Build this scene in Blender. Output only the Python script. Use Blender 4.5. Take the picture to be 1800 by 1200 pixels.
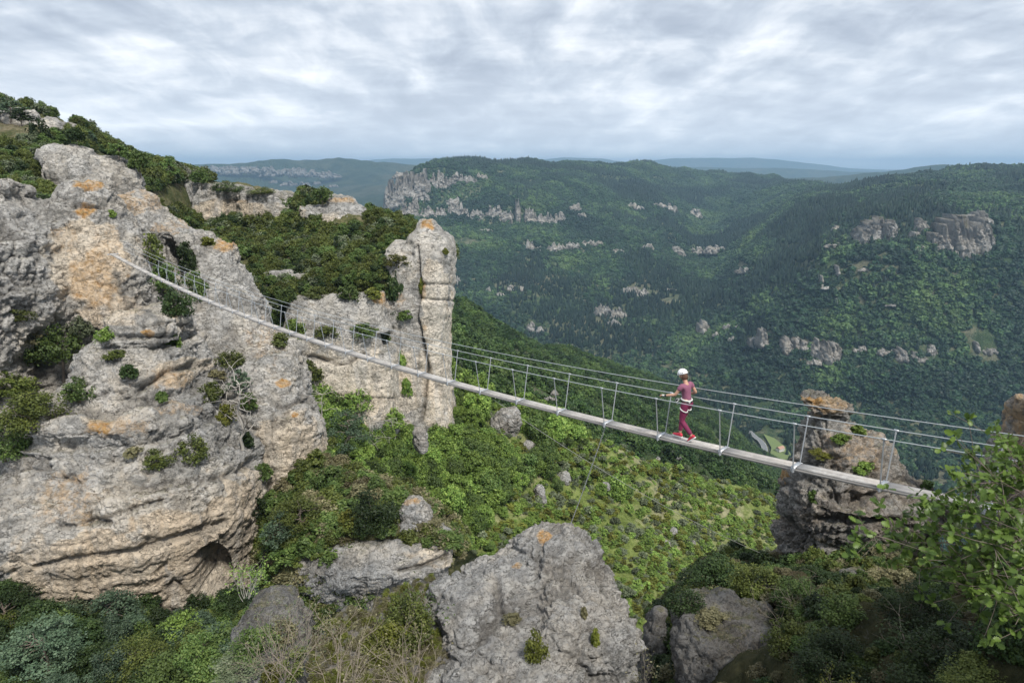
import bpy, bmesh, math, random, time
import numpy as np
from mathutils import Vector, Matrix
T0 = time.time()
random.seed(7); RNG = np.random.default_rng(11)
SC = bpy.context.scene
for o in list(bpy.data.objects): bpy.data.objects.remove(o)
COL = SC.collection
R = math.radians
# ------------------------------------------------------------------ camera
PITCH = R(14.26)
cd = bpy.data.cameras.new('camera'); cam = bpy.data.objects.new('camera', cd); COL.objects.link(cam)
cd.sensor_width = 36; cd.lens = 24; cd.clip_start = 0.1; cd.clip_end = 80000
cam.location = (0, 0, 0); cam.rotation_euler = (R(90) - PITCH, 0, 0)
SC.camera = cam
# ------------------------------------------------------------------ light
SUN_EL, SUN_AZ = R(52), R(152)          # azimuth clockwise from +Y: the sun stands behind the camera, to its right
SUN_DIR = Vector((math.sin(SUN_AZ) * math.cos(SUN_EL), math.cos(SUN_AZ) * math.cos(SUN_EL), math.sin(SUN_EL)))
sd = bpy.data.lights.new('sun', 'SUN'); so = bpy.data.objects.new('sun', sd); COL.objects.link(so)
sd.energy = 3.0; sd.angle = R(8); sd.color = (1, 0.955, 0.88)
so.rotation_euler = SUN_DIR.to_track_quat('Z', 'Y').to_euler()
SC.view_settings.view_transform = 'Standard'; SC.view_settings.look = 'None'
SC.view_settings.gamma = 1; SC.view_settings.use_curve_mapping = False
SC.view_settings.exposure = 0.62
cy = SC.cycles
cy.max_bounces = 4; cy.diffuse_bounces = 2; cy.glossy_bounces = 1; cy.transmission_bounces = 2
cy.volume_bounces = 0; cy.transparent_max_bounces = 6; cy.use_denoising = True
cy.sample_clamp_indirect = 4; cy.caustics_reflective = False; cy.caustics_refractive = False

def node(nt, typ, **kw):
    n = nt.nodes.new(typ)
    for k, v in kw.items():
        if k.startswith('i_'):
            key = k[2:]; key = int(key) if key.isdigit() else key.replace('_', ' ')
            n.inputs[key].default_value = v
        else: setattr(n, k, v)
    return n
def ramp(nt, stops, interp='LINEAR'):
    n = nt.nodes.new('ShaderNodeValToRGB'); cr = n.color_ramp; cr.interpolation = interp
    while len(cr.elements) < len(stops): cr.elements.new(0.5)
    for e, (p, c) in zip(cr.elements, stops):
        e.position = p; e.color = (c, c, c, 1) if isinstance(c, (int, float)) else (*c, 1)
    return n
def noise(nt, vec, scale, detail=4, rough=0.55, dist=0.0):
    n = node(nt, 'ShaderNodeTexNoise'); n.inputs['Scale'].default_value = scale
    n.inputs['Detail'].default_value = detail; n.inputs['Roughness'].default_value = rough
    n.inputs['Distortion'].default_value = dist
    if vec is not None: nt.links.new(vec, n.inputs['Vector'])
    return n.outputs['Fac']
def mathn(nt, op, a, b=None, clamp=False):
    n = nt.nodes.new('ShaderNodeMath'); n.operation = op; n.use_clamp = clamp
    for i, v in enumerate((a, b)):
        if v is None: continue
        if isinstance(v, (int, float)): n.inputs[i].default_value = v
        else: nt.links.new(v, n.inputs[i])
    return n.outputs[0]
def mix(nt, fac, a, b, mode='MIX'):
    n = nt.nodes.new('ShaderNodeMix'); n.data_type = 'RGBA'; n.blend_type = mode; n.clamp_factor = True
    for s, v in ((n.inputs[0], fac), (n.inputs[6], a), (n.inputs[7], b)):
        if isinstance(v, (int, float)): s.default_value = v
        elif isinstance(v, tuple): s.default_value = (*v, 1)
        else: nt.links.new(v, s)
    return n.outputs[2]
def mapping(nt, vec, scale=(1, 1, 1), rot=(0, 0, 0)):
    n = nt.nodes.new('ShaderNodeMapping'); n.inputs['Scale'].default_value = scale; n.inputs['Rotation'].default_value = rot
    nt.links.new(vec, n.inputs['Vector']); return n.outputs[0]

# ------------------------------------------------------------------ sky
W = bpy.data.worlds.new('World'); SC.world = W; W.use_nodes = True
nt = W.node_tree; nt.nodes.clear(); L = nt.links
tc = nt.nodes.new('ShaderNodeTexCoord')
sky = nt.nodes.new('ShaderNodeTexSky'); sky.sky_type = 'NISHITA'; sky.sun_disc = False
sky.sun_elevation = SUN_EL; sky.sun_rotation = SUN_AZ; sky.altitude = 800; sky.dust_density = 1.5
sep = nt.nodes.new('ShaderNodeSeparateXYZ'); L.new(tc.outputs['Generated'], sep.inputs[0])
zc = mathn(nt, 'ADD', mathn(nt, 'MAXIMUM', sep.outputs[2], 0.0), 0.20)
cx = mathn(nt, 'DIVIDE', sep.outputs[0], zc); cyv = mathn(nt, 'DIVIDE', sep.outputs[1], zc)
cmb = nt.nodes.new('ShaderNodeCombineXYZ'); L.new(cx, cmb.inputs[0]); L.new(cyv, cmb.inputs[1])
pl = mapping(nt, cmb.outputs[0], (1.35, 1.15, 1), (0.3, 0, R(-10)))
n1 = noise(nt, pl, 0.62, 3, 0.5, 0.25)            # large masses
n2 = noise(nt, mapping(nt, cmb.outputs[0], (2.1, 1.2, 1), (0.3, 0, R(-10))), 2.0, 8, 0.58, 0.35)               # puffs
n3 = noise(nt, mapping(nt, cmb.outputs[0], (0.8, 2.0, 1), (0, 0, R(-8))), 1.3, 6, 0.6, 0.2)   # streets of cloud
m = mathn(nt, 'ADD', mathn(nt, 'MULTIPLY', n1, 0.55), mathn(nt, 'ADD', mathn(nt, 'MULTIPLY', n2, 0.46), mathn(nt, 'MULTIPLY', n3, 0.33)))
crmp = ramp(nt, [(0.53, (0.245, 0.28, 0.345)), (0.60, (0.31, 0.35, 0.42)), (0.665, (0.41, 0.455, 0.52)), (0.73, (0.58, 0.61, 0.655)), (0.83, (0.86, 0.87, 0.88))])
L.new(m, crmp.inputs[0])
lowz = ramp(nt, [(0.0, (1, 1, 1)), (0.035, (0.8, 0.8, 0.8)), (0.14, (0.22, 0.22, 0.22)), (0.32, (0, 0, 0))])
L.new(sep.outputs[2], lowz.inputs[0])
ccol = mix(nt, mathn(nt, 'MULTIPLY', lowz.outputs[0], 0.62), crmp.outputs[0], (0.72, 0.77, 0.84))
vm = nt.nodes.new('ShaderNodeVectorMath'); vm.operation = 'SCALE'; vm.inputs['Scale'].default_value = 10.0
L.new(ccol, vm.inputs[0])
cov = ramp(nt, [(0.0, 0.93), (0.47, 0.93), (0.60, 0.99)]); L.new(m, cov.inputs[0])
skym = mix(nt, cov.outputs[0], sky.outputs[0], vm.outputs[0])
bg = nt.nodes.new('ShaderNodeBackground'); L.new(skym, bg.inputs[0]); bg.inputs[1].default_value = 0.10
wo = nt.nodes.new('ShaderNodeOutputWorld'); L.new(bg.outputs[0], wo.inputs[0])

# ------------------------------------------------------------------ view geometry: photograph pixel (1800x1200) at a real distance -> world point
CP, SP = math.cos(PITCH), math.sin(PITCH)
def ray(px, py):
    a = (np.asarray(px, float) - 900) / 1200; b = -(np.asarray(py, float) - 600) / 1200
    y = CP + b * SP; z = b * CP - SP
    return a / y, z / y                      # X/Y and Z/Y
def at(px, py, Y):
    u, s = ray(px, py); return Vector((float(u) * Y, Y, float(s) * Y))
def proj(P):
    d = P[:, 1] * CP - P[:, 2] * SP; up = P[:, 1] * SP + P[:, 2] * CP
    d = np.maximum(d, 0.01)
    return 900 + 1200 * P[:, 0] / d, 600 - 1200 * up / d
def mpp(Y): return Y / 1200.0               # metres per photo pixel at distance Y

# ------------------------------------------------------------------ tagging
def tag(o, label=None, cat=None, group=None, kind=None):
    if label: o['label'] = label
    if cat: o['category'] = cat
    if group: o['group'] = group
    if kind: o['kind'] = kind
    return o
def empty(name, loc=(0, 0, 0), rz=0.0):
    e = bpy.data.objects.new(name, None); e.location = loc; e.rotation_euler = (0, 0, rz); COL.objects.link(e); return e

# ------------------------------------------------------------------ numpy noise
def _hash(ix, iy, iz, seed):
    h = (ix.astype(np.uint32) * np.uint32(374761393)) ^ (iy.astype(np.uint32) * np.uint32(668265263)) ^ (iz.astype(np.uint32) * np.uint32(2147483647 & 0x7feb352d)) ^ np.uint32((seed * 2654435761) & 0xffffffff)
    h = (h ^ (h >> np.uint32(15))) * np.uint32(2246822519); h = (h ^ (h >> np.uint32(13))) * np.uint32(3266489917)
    return h ^ (h >> np.uint32(16))
_G = RNG.normal(size=(256, 3)).astype(np.float32); _G /= np.linalg.norm(_G, axis=1)[:, None]
def perlin(P, seed=0):
    P = P.astype(np.float32); out = np.empty(len(P), np.float32)
    for c0 in range(0, len(P), 100000):
        p = P[c0:c0 + 100000]; i = np.floor(p).astype(np.int32); f = p - i; w = f * f * f * (f * (f * 6 - 15) + 10)
        def g(dx, dy, dz):
            gr = _G[_hash(i[:, 0] + dx, i[:, 1] + dy, i[:, 2] + dz, seed) & 255]
            return gr[:, 0] * (f[:, 0] - dx) + gr[:, 1] * (f[:, 1] - dy) + gr[:, 2] * (f[:, 2] - dz)
        x0 = g(0, 0, 0); x0 += w[:, 0] * (g(1, 0, 0) - x0); x1 = g(0, 1, 0); x1 += w[:, 0] * (g(1, 1, 0) - x1)
        x2 = g(0, 0, 1); x2 += w[:, 0] * (g(1, 0, 1) - x2); x3 = g(0, 1, 1); x3 += w[:, 0] * (g(1, 1, 1) - x3)
        x0 += w[:, 1] * (x1 - x0); x2 += w[:, 1] * (x3 - x2)
        out[c0:c0 + 100000] = (x0 + w[:, 2] * (x2 - x0)) * 1.6
    return out
def fbm(P, o=4, seed=0, gain=0.5, lac=2.03):
    a, s = 1.0, np.zeros(len(P), np.float32); q = P
    for k in range(o): s += a * perlin(q, seed + k); a *= gain; q = q * lac
    return s
def billow(P, o=4, seed=0, gain=0.5):
    a, s = 1.0, np.zeros(len(P), np.float32); q = P
    for k in range(o): s += a * (np.abs(perlin(q, seed + k)) - 0.28); a *= gain; q = q * 2.1
    return s
def cells(P, seed=0, jit=0.9):
    """blocky fracture: random value of the nearest cell, and distance to the cell border"""
    n = len(P); val = np.empty(n, np.float32); edge = np.empty(n, np.float32)
    for c0 in range(0, n, 60000):
        p = P[c0:c0 + 60000].astype(np.float32); i = np.floor(p - .5).astype(np.int32)
        f1 = np.full(len(p), 9., np.float32); f2 = f1.copy(); v = np.zeros(len(p), np.float32)
        for dx in (0, 1):
            for dy in (0, 1):
                for dz in (0, 1):
                    q = i + np.array([dx, dy, dz], np.int32); h = _hash(q[:, 0], q[:, 1], q[:, 2], seed)
                    o = np.stack([(h & 255), ((h >> 8) & 255), ((h >> 16) & 255)], 1).astype(np.float32) / 255 - .5
                    d = q + .5 + o * jit * .8 - p; d = np.sqrt((d * d).sum(1)); b = d < f1
                    f2 = np.where(b, f1, np.minimum(f2, d)); v = np.where(b, ((h >> 24) & 255).astype(np.float32) / 255, v); f1 = np.where(b, d, f1)
        val[c0:c0 + 60000] = v; edge[c0:c0 + 60000] = f2 - f1
    return val, edge
def rnd1(i, seed): return (_hash(i.astype(np.int64).astype(np.int32), i.astype(np.int32) * 0, i.astype(np.int32) * 0, seed) & np.uint32(65535)).astype(np.float32) / 65535.0

# ------------------------------------------------------------------ mesh helpers
def mesh_np(name, V, F, mats=(), smooth=True, uv=None):
    """V (n,3), F (m,k) all faces of k corners"""
    me = bpy.data.meshes.new(name); V = np.asarray(V, np.float32); F = np.asarray(F, np.int32); k = F.shape[1]
    me.vertices.add(len(V)); me.vertices.foreach_set('co', V.ravel())
    me.loops.add(F.size); me.loops.foreach_set('vertex_index', F.ravel())
    me.polygons.add(len(F)); me.polygons.foreach_set('loop_start', np.arange(0, F.size, k, dtype=np.int32))
    me.update(calc_edges=True)
    if smooth: me.polygons.foreach_set('use_smooth', np.ones(len(F), bool))
    for m_ in mats: me.materials.append(m_)
    return me
def attr(me, name, arr, dom='POINT'):
    a = me.attributes.new(name, 'FLOAT', dom); a.data.foreach_set('value', np.asarray(arr, np.float32))
def addobj(name, me, parent=None, loc=None):
    o = bpy.data.objects.new(name, me); COL.objects.link(o); o.parent = parent
    if loc is not None: o.location = loc
    return o

class Solid:
    """a bag of closed solids in world space, fused by a voxel remesh into one rock"""
    def __init__(s): s.v = []; s.f = []
    def loft(s, rows, e=2.6, n=36, rot=0.0):
        """rows (py, x_left, x_right, Y, half_depth): stacked horizontal sections"""
        base = len(s.v); t = np.linspace(0, 2 * math.pi, n, endpoint=False)
        c, q = np.cos(t), np.sin(t); cx_ = np.sign(c) * np.abs(c) ** (2 / e); sy_ = np.sign(q) * np.abs(q) ** (2 / e)
        rr = []
        for a, b in zip(rows[:-1], rows[1:]):
            k = 3
            for i in range(k): rr.append([a[j] + (b[j] - a[j]) * i / k for j in range(5)])
        rr.append(list(rows[-1]))
        for (py, xl, xr, Y, b) in rr:
            u0, z = ray(xl, py); u1, _ = ray(xr, py)
            mx, hx = (u0 + u1) / 2 * Y, (u1 - u0) / 2 * Y
            for k in range(n): s.v.append((mx + hx * cx_[k], Y + b * sy_[k] + rot * hx * cx_[k], z * Y))
        m_ = len(rr)
        for r_ in range(m_ - 1):
            for k in range(n):
                a = base + r_ * n + k; b2 = base + r_ * n + (k + 1) % n
                s.f.append((a, b2, b2 + n, a + n))
        s.f.append(tuple(base + k for k in range(n))[::-1]); s.f.append(tuple(base + (m_ - 1) * n + k for k in range(n)))
        return s
    def blob(s, c, r, e=2.3, rz=0.0, tilt=(0, 0)):
        base = len(s.v); nu, nv = 28, 16; M = Matrix.Rotation(rz, 3, 'Z') @ Matrix.Rotation(tilt[0], 3, 'X') @ Matrix.Rotation(tilt[1], 3, 'Y')
        sg = lambda x: math.copysign(abs(x) ** (2 / e), x)
        for j in range(nv + 1):
            ph = -math.pi / 2 + math.pi * j / nv
            for i in range(nu):
                th = 2 * math.pi * i / nu
                p = M @ Vector((r[0] * sg(math.cos(ph)) * sg(math.cos(th)), r[1] * sg(math.cos(ph)) * sg(math.sin(th)), r[2] * sg(math.sin(ph))))
                s.v.append(tuple(Vector(c) + p))
        for j in range(nv):
            for i in range(nu):
                a = base + j * nu + i; b = base + j * nu + (i + 1) % nu
                s.f.append((a, b, b + nu, a + nu))
        return s
    def fuse(s, voxel, smooth=6):
        me = bpy.data.meshes.new('tmp'); me.from_pydata(s.v, [], s.f); me.update()
        o = bpy.data.objects.new('tmp', me); COL.objects.link(o)
        md = o.modifiers.new('r', 'REMESH'); md.mode = 'VOXEL'; md.voxel_size = voxel
        if smooth: sm = o.modifiers.new('s', 'SMOOTH'); sm.iterations = smooth; sm.factor = 0.5
        dg = bpy.context.evaluated_depsgraph_get(); ev = o.evaluated_get(dg)
        out = bpy.data.meshes.new_from_object(ev, depsgraph=dg)
        bpy.data.objects.remove(o); bpy.data.meshes.remove(me)
        return out
def get_vn(me):
    n = len(me.vertices); V = np.empty(n * 3, np.float32); N = np.empty(n * 3, np.float32)
    me.vertices.foreach_get('co', V); me.vertex_normals.foreach_get('vector', N)
    return V.reshape(-1, 3), N.reshape(-1, 3)
def smooth01(x): x = np.clip(x, 0, 1); return x * x * (3 - 2 * x)
def polydist(px, py, pts):
    d = np.full(len(px), 1e9, np.float32)
    for (x0, y0), (x1, y1) in zip(pts[:-1], pts[1:]):
        dx, dy = x1 - x0, y1 - y0; t = np.clip(((px - x0) * dx + (py - y0) * dy) / (dx * dx + dy * dy), 0, 1)
        d = np.minimum(d, np.hypot(px - x0 - t * dx, py - y0 - t * dy))
    return d
def islands(me):
    n = len(me.vertices); E = np.empty(len(me.edges) * 2, np.int32); me.edges.foreach_get('vertices', E); E = E.reshape(-1, 2); lab = np.arange(n)
    while True:
        m_ = np.minimum(lab[E[:, 0]], lab[E[:, 1]]); new = lab.copy(); np.minimum.at(new, E[:, 0], m_); np.minimum.at(new, E[:, 1], m_); new = new[new]; new = new[new]
        if (new == lab).all(): return lab
        lab = new
def sub_mesh(me, keep):
    m2 = me.copy(); bm = bmesh.new(); bm.from_mesh(m2); bm.verts.ensure_lookup_table()
    bmesh.ops.delete(bm, geom=[v for v in bm.verts if not keep[v.index]], context='VERTS'); bm.to_mesh(m2); bm.free(); return m2
def rock(name, solid, voxel, size, mat, seed=0, lump=1.0, bed=1.0, bedamp=1.0, crack=1.0, rough=1.0, tilt=(0.05, 0.0), carve=(), dents=(), fresh=(), lichen=(), base=0.0, block=1.0, parent=None, smooth=6):
    """size: metres of the characteristic bed/lump"""
    me = solid.fuse(voxel, smooth); V, N = get_vn(me); Q = V
    px, py = proj(Q)
    nz = 0.30 * fbm(Q / (size * 0.8), 3, seed + 71)
    f = np.full(len(V), base, np.float32)
    for (cx0, cy0, rx, ry, a) in fresh:
        q = np.sqrt(((px - cx0) / rx) ** 2 + ((py - cy0) / ry) ** 2)
        if a > 0: f = np.maximum(f, a * smooth01((1.35 - q + nz) / 0.7))
        else: f *= 1 + a * smooth01((1.35 - q + nz) / 0.7)
    calm = 1 - 0.62 * np.clip(f, 0, 1) * (N[:, 2] < .6)
    # big lumps + warped bedding with undercuts + vertical joints + karst roughness
    d = lump * size * 0.34 * fbm(Q / (size * 2.6), 3, seed)
    wz = Q[:, 2] + tilt[0] * Q[:, 0] + tilt[1] * Q[:, 1] + size * 0.35 * fbm(Q / (size * 2.2), 2, seed + 9)
    patch = smooth01(0.5 + 0.9 * perlin(Q / (size * 1.9), seed + 21))
    side = np.clip(1.15 - np.abs(N[:, 2]), 0, 1)
    for (bh, amp, sd_) in ((bed * size * 0.9, 0.16, 31), (bed * size * 0.33, 0.055, 32)):
        h = wz / bh + 0.35 * perlin(Q / (size * 3.0), seed + sd_); ci = np.floor(h); fr = h - ci
        r0 = rnd1(ci, seed + sd_); r1 = rnd1(ci + 1, seed + sd_)
        prof = (r0 + (r1 - r0) * smooth01((fr - 0.86) / 0.14)) - 0.5
        und = np.exp(-fr / 0.10) * r0 * smooth01(fr / 0.03) + np.exp(-(1 - fr) / 0.03) * 0.5
        d += bedamp * size * amp * (prof * 1.0 - und * 1.3) * (0.25 + 1.0 * patch) * side
    cr = perlin(Q * np.array([1, 1, 0.16]) / (size * 1.15) + 3.1, seed + 41); cr2 = perlin(Q * np.array([1, 1, 0.3]) / (size * 0.5), seed + 42)
    d -= crack * size * 0.22 * np.clip(1 - np.abs(cr) / 0.07, 0, 1) * side * smooth01(0.6 - 0.9 * perlin(Q / (size * 2.5), seed + 47))
    d -= crack * size * 0.06 * np.clip(1 - np.abs(cr2) / 0.10, 0, 1) * side
    pm = 0.45 + 0.9 * smooth01(0.5 - 0.9 * perlin(Q / (size * 1.4), seed + 77))
    d += rough * size * 0.19 * billow(Q * np.array([1, 1, 1.5]) / (size * 0.8), 3, seed + 51, 0.5) * pm
    d -= rough * size * 0.065 * billow(Q * np.array([1, 1, 1.35]) / (size * 0.24), 3, seed + 57, 0.6) * pm
    W_ = Q + (size * .16) * np.stack([perlin(Q / (size * .5), seed + 81), perlin(Q / (size * .5) + 7, seed + 82), perlin(Q / (size * .5) + 13, seed + 83)], 1)
    d *= .35 + .65 * calm
    for (cs, amp, gr) in ((.85, .15, .09), (.34, .07, .045)):
        v_, e_ = cells(W_ * np.array([1, 1, 1.55]) / (size * cs), seed + int(cs * 100))
        d += block * size * calm * (amp * (v_ - .5) - gr * np.clip(1 - e_ / .11, 0, 1)) * (.35 + .65 * side)
    for pts, wpx, dep in carve:
        wob = 1 + 0.5 * perlin(Q / (size * 0.7), seed + 61)
        d -= dep * np.exp(-(polydist(px, py, pts) / (wpx * wob)) ** 2) * (N[:, 1] < 0.35)
    V2 = V + N * d[:, None]
    for (cx0, cy0, rx, ry, dep) in dents:
        q = np.sqrt(((px - cx0) / rx) ** 2 + ((py - cy0) / ry) ** 2) + 0.06 * perlin(Q / (size * 0.5), seed + 63)
        V2[:, 1] += dep * smooth01((1.08 - q) / 0.16) * (N[:, 1] < 0.2)
    me.vertices.foreach_set('co', V2.ravel().astype(np.float32)); me.update()
    me.polygons.foreach_set('use_smooth', np.ones(len(me.polygons), bool))
    attr(me, 'fresh', f)
    l_ = np.zeros(len(V), np.float32)
    for (cx0, cy0, rx, ry, a) in lichen:
        q = np.sqrt(((px - cx0) / rx) ** 2 + ((py - cy0) / ry) ** 2)
        l_ = np.maximum(l_, a * smooth01((1.3 - q + 1.6 * nz) / 0.6))
    attr(me, 'lichen', l_)
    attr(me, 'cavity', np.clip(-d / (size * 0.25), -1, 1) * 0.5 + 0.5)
    me.materials.append(mat); me.name = name
    lab = islands(me); u, cnt = np.unique(lab, return_counts=True)
    big = u[cnt > max(24, .004 * len(V))]
    if len(u) == 1: return addobj(name, me, parent)
    if len(big) == 1: return addobj(name, sub_mesh(me, lab == big[0]), parent)
    c = V2.mean(0); e_ = empty(name, tuple(float(x) for x in c))
    for b_ in big: addobj('crag', sub_mesh(me, lab == b_), e_, tuple(-float(x) for x in c))
    return e_

# ------------------------------------------------------------------ materials
def new_mat(name):
    m_ = bpy.data.materials.new(name); m_.use_nodes = True; n = m_.node_tree; n.nodes.clear()
    out = n.nodes.new('ShaderNodeOutputMaterial'); b = n.nodes.new('ShaderNodeBsdfPrincipled')
    n.links.new(b.outputs[0], out.inputs[0]); return m_, n, b
def plain(name, col, rough=0.6, metal=0.0, var=0.12, scale=8.0, bump=0.0):
    m_, n, b = new_mat(name); tc_ = n.nodes.new('ShaderNodeTexCoord')
    f = noise(n, tc_.outputs['Object'], scale, 5)
    c = mix(n, f, tuple(x * (1 - var) for x in col), tuple(min(1, x * (1 + var)) for x in col)); n.links.new(c, b.inputs['Base Color'])
    b.inputs['Roughness'].default_value = rough; b.inputs['Metallic'].default_value = metal
    if bump:
        bn = n.nodes.new('ShaderNodeBump'); bn.inputs['Strength'].default_value = bump; bn.inputs['Distance'].default_value = 0.02
        n.links.new(f, bn.inputs['Height']); n.links.new(bn.outputs[0], b.inputs['Normal'])
    return m_
def rock_mat(name, size, grey=(0.43, 0.42, 0.40), beige=(0.74, 0.655, 0.535), dark=(0.085, 0.085, 0.085), streak=0.5, moss=0.4, speck=1.0):
    """limestone; size = metres of its characteristic bed"""
    m_, n, b = new_mat(name); lk = n.links
    geo = n.nodes.new('ShaderNodeNewGeometry'); P = geo.outputs['Position']
    def at_(nm):
        a = n.nodes.new('ShaderNodeAttribute'); a.attribute_name = nm; return a.outputs['Fac']
    s1 = 1 / size; q_ = grey[0] / .43; sc_ = lambda *t: tuple(x * q_ for x in t)
    big = noise(n, P, 0.35 * s1, 4, 0.6, 0.4); mid = noise(n, P, 1.6 * s1, 6, 0.65, 0.2); fine = noise(n, P, 9 * s1, 6, 0.7)
    strk = noise(n, mapping(n, P, (1, 1, 0.09)), 2.6 * s1, 5, 0.65, 0.3)
    sn = n.nodes.new('ShaderNodeSeparateXYZ'); lk.new(geo.outputs['Normal'], sn.inputs[0]); nz = sn.outputs[2]
    g = mix(n, ramp_of(n, mid, 0.32, 0.68), tuple(x * 0.66 for x in grey), tuple(min(1, x * 1.38) for x in grey))
    g = mix(n, ramp_of(n, big, 0.42, 0.62), g, mix(n, 0.55, g, beige))
    g = mix(n, mathn(n, 'MULTIPLY', ramp_of(n, noise(n, mapping(n, P, (1, 1, 1.3), (0.3, 0.2, 0.5)), 0.9 * s1, 5, 0.65, 0.5), 0.50, 0.62), 0.55), g, sc_(0.60, 0.585, 0.56))
    g = mix(n, mathn(n, 'MULTIPLY', ramp_of(n, noise(n, mapping(n, P, (1, 1, 0.8), (1.3, 0.7, 0.1)), 0.7 * s1, 5, 0.65, 0.5), 0.52, 0.66), 0.5), g, sc_(0.20, 0.20, 0.195))
    # fresh stone: attribute + overhangs
    fr = mathn(n, 'ADD', at_('fresh'), mathn(n, 'MULTIPLY', mathn(n, 'SUBTRACT', mid, 0.5), 0.9))
    fr = mathn(n, 'ADD', fr, mathn(n, 'MULTIPLY', nz, -0.15))
    bc = mix(n, ramp_of(n, big, 0.3, 0.75), beige, (beige[0] * 1.04, beige[1] * 0.95, beige[2] * 0.85))
    bc = mix(n, ramp_of(n, fine, 0.3, 0.7), mix(n, 0.25, bc, (0.2, 0.19, 0.18)), bc)
    c = mix(n, ramp_of(n, fr, 0.38, 0.66), g, bc)
    # dark water streaks on the steep faces
    steep = mathn(n, 'SUBTRACT', 1.0, mathn(n, 'ABSOLUTE', nz), True)
    sf = mathn(n, 'MULTIPLY', mathn(n, 'MULTIPLY', ramp_of(n, strk, 0.52, 0.70), ramp_of(n, big, 0.38, 0.62)), mathn(n, 'MULTIPLY', steep, streak))
    c = mix(n, sf, c, dark)
    wst = noise(n, mapping(n, P, (1, 1, 0.13), (0, 0, .4)), 1.5 * s1, 5, 0.6, 0.4)
    c = mix(n, mathn(n, 'MULTIPLY', ramp_of(n, wst, 0.52, 0.66), mathn(n, 'MULTIPLY', steep, 0.55)), c, sc_(0.62, 0.60, 0.57))
    c = mix(n, mathn(n, 'MULTIPLY', ramp_of(n, wst, 0.46, 0.34), mathn(n, 'MULTIPLY', steep, 0.45)), c, sc_(0.24, 0.235, 0.225))
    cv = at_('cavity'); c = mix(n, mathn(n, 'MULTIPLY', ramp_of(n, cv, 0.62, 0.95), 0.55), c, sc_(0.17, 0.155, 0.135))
    # black and pale crust lichens
    v1 = ramp_of(n, noise(n, P, 5.5 * s1, 7, 0.8, 0.6), 0.51, 0.60)
    notf = mathn(n, 'SUBTRACT', 1.0, mathn(n, 'MULTIPLY', at_('fresh'), 0.8), True)
    c = mix(n, mathn(n, 'MULTIPLY', v1, mathn(n, 'MULTIPLY', notf, 0.5 * speck)), c, (0.10, 0.10, 0.098))
    v2 = ramp_of(n, noise(n, mapping(n, P, (1.1, 0.9, 1.2)), 8.5 * s1, 6, 0.8, 0.4), 0.53, 0.61)
    c = mix(n, mathn(n, 'MULTIPLY', v2, mathn(n, 'MULTIPLY', notf, 0.4 * speck)), c, sc_(0.56, 0.55, 0.53))
    # thin open cracks, lying flat and criss-cross
    w1 = noise(n, mapping(n, P, (1, 1, 2.8)), 1.5 * s1, 5, 0.6, 0.5); w2 = noise(n, P, 3.4 * s1, 4, 0.6, 0.8)
    k1 = ramp_of(n, mathn(n, 'ABSOLUTE', mathn(n, 'SUBTRACT', w1, 0.5)), 0.013, 0.002); k2 = ramp_of(n, mathn(n, 'ABSOLUTE', mathn(n, 'SUBTRACT', w2, 0.48)), 0.016, 0.003)
    ck = mathn(n, 'MAXIMUM', mathn(n, 'MULTIPLY', k1, ramp_of(n, mid, 0.42, 0.56)), mathn(n, 'MULTIPLY', k2, 0.55), True)
    c = mix(n, mathn(n, 'MULTIPLY', ck, 0.75), c, (0.05, 0.045, 0.04))
    # orange lichen
    ol = mathn(n, 'ADD', at_('lichen'), mathn(n, 'MULTIPLY', mathn(n, 'SUBTRACT', noise(n, P, 4.0 * s1, 6, 0.75), 0.62), 2.0))
    c = mix(n, mathn(n, 'MULTIPLY', ramp_of(n, ol, -0.05, 0.45), 0.6), c, (0.62, 0.43, 0.25))
    c = mix(n, ramp_of(n, ol, 0.38, 0.80), c, mix(n, ramp_of(n, fine, 0.35, 0.65), (0.52, 0.25, 0.07), (0.52, 0.36, 0.17)))
    # moss and thin grass on the flat tops
    mo = mathn(n, 'ADD', mathn(n, 'MULTIPLY', nz, 1.0), mathn(n, 'MULTIPLY', mathn(n, 'SUBTRACT', mid, 0.5), 1.3))
    c = mix(n, mathn(n, 'MULTIPLY', ramp_of(n, mo, 0.86, 1.12), moss), c, mix(n, ramp_of(n, fine, 0.4, 0.6), (0.09, 0.10, 0.035), (0.22, 0.19, 0.11)))
    lk.new(c, b.inputs['Base Color']); b.inputs['Roughness'].default_value = 0.92; b.inputs['Specular IOR Level'].default_value = 0.2
    hgt = mathn(n, 'ADD', mathn(n, 'MULTIPLY', ck, -0.35), mathn(n, 'ADD', mathn(n, 'MULTIPLY', fine, 0.5), mathn(n, 'ADD', mathn(n, 'MULTIPLY', noise(n, P, 3.6 * s1, 8, 0.7, 0.3), 0.9), mathn(n, 'MULTIPLY', noise(n, P, 26 * s1, 4, 0.7), 0.22))))
    bp = n.nodes.new('ShaderNodeBump'); bp.inputs['Strength'].default_value = 1.0; bp.inputs['Distance'].default_value = 0.22 * size
    lk.new(hgt, bp.inputs['Height']); lk.new(bp.outputs[0], b.inputs['Normal'])
    return m_
def ramp_of(n, v, lo, hi):
    r_ = n.nodes.new('ShaderNodeMapRange'); r_.interpolation_type = 'SMOOTHSTEP'; r_.inputs['From Min'].default_value = lo; r_.inputs['From Max'].default_value = hi
    n.links.new(v, r_.inputs['Value']); return r_.outputs[0]
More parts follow.
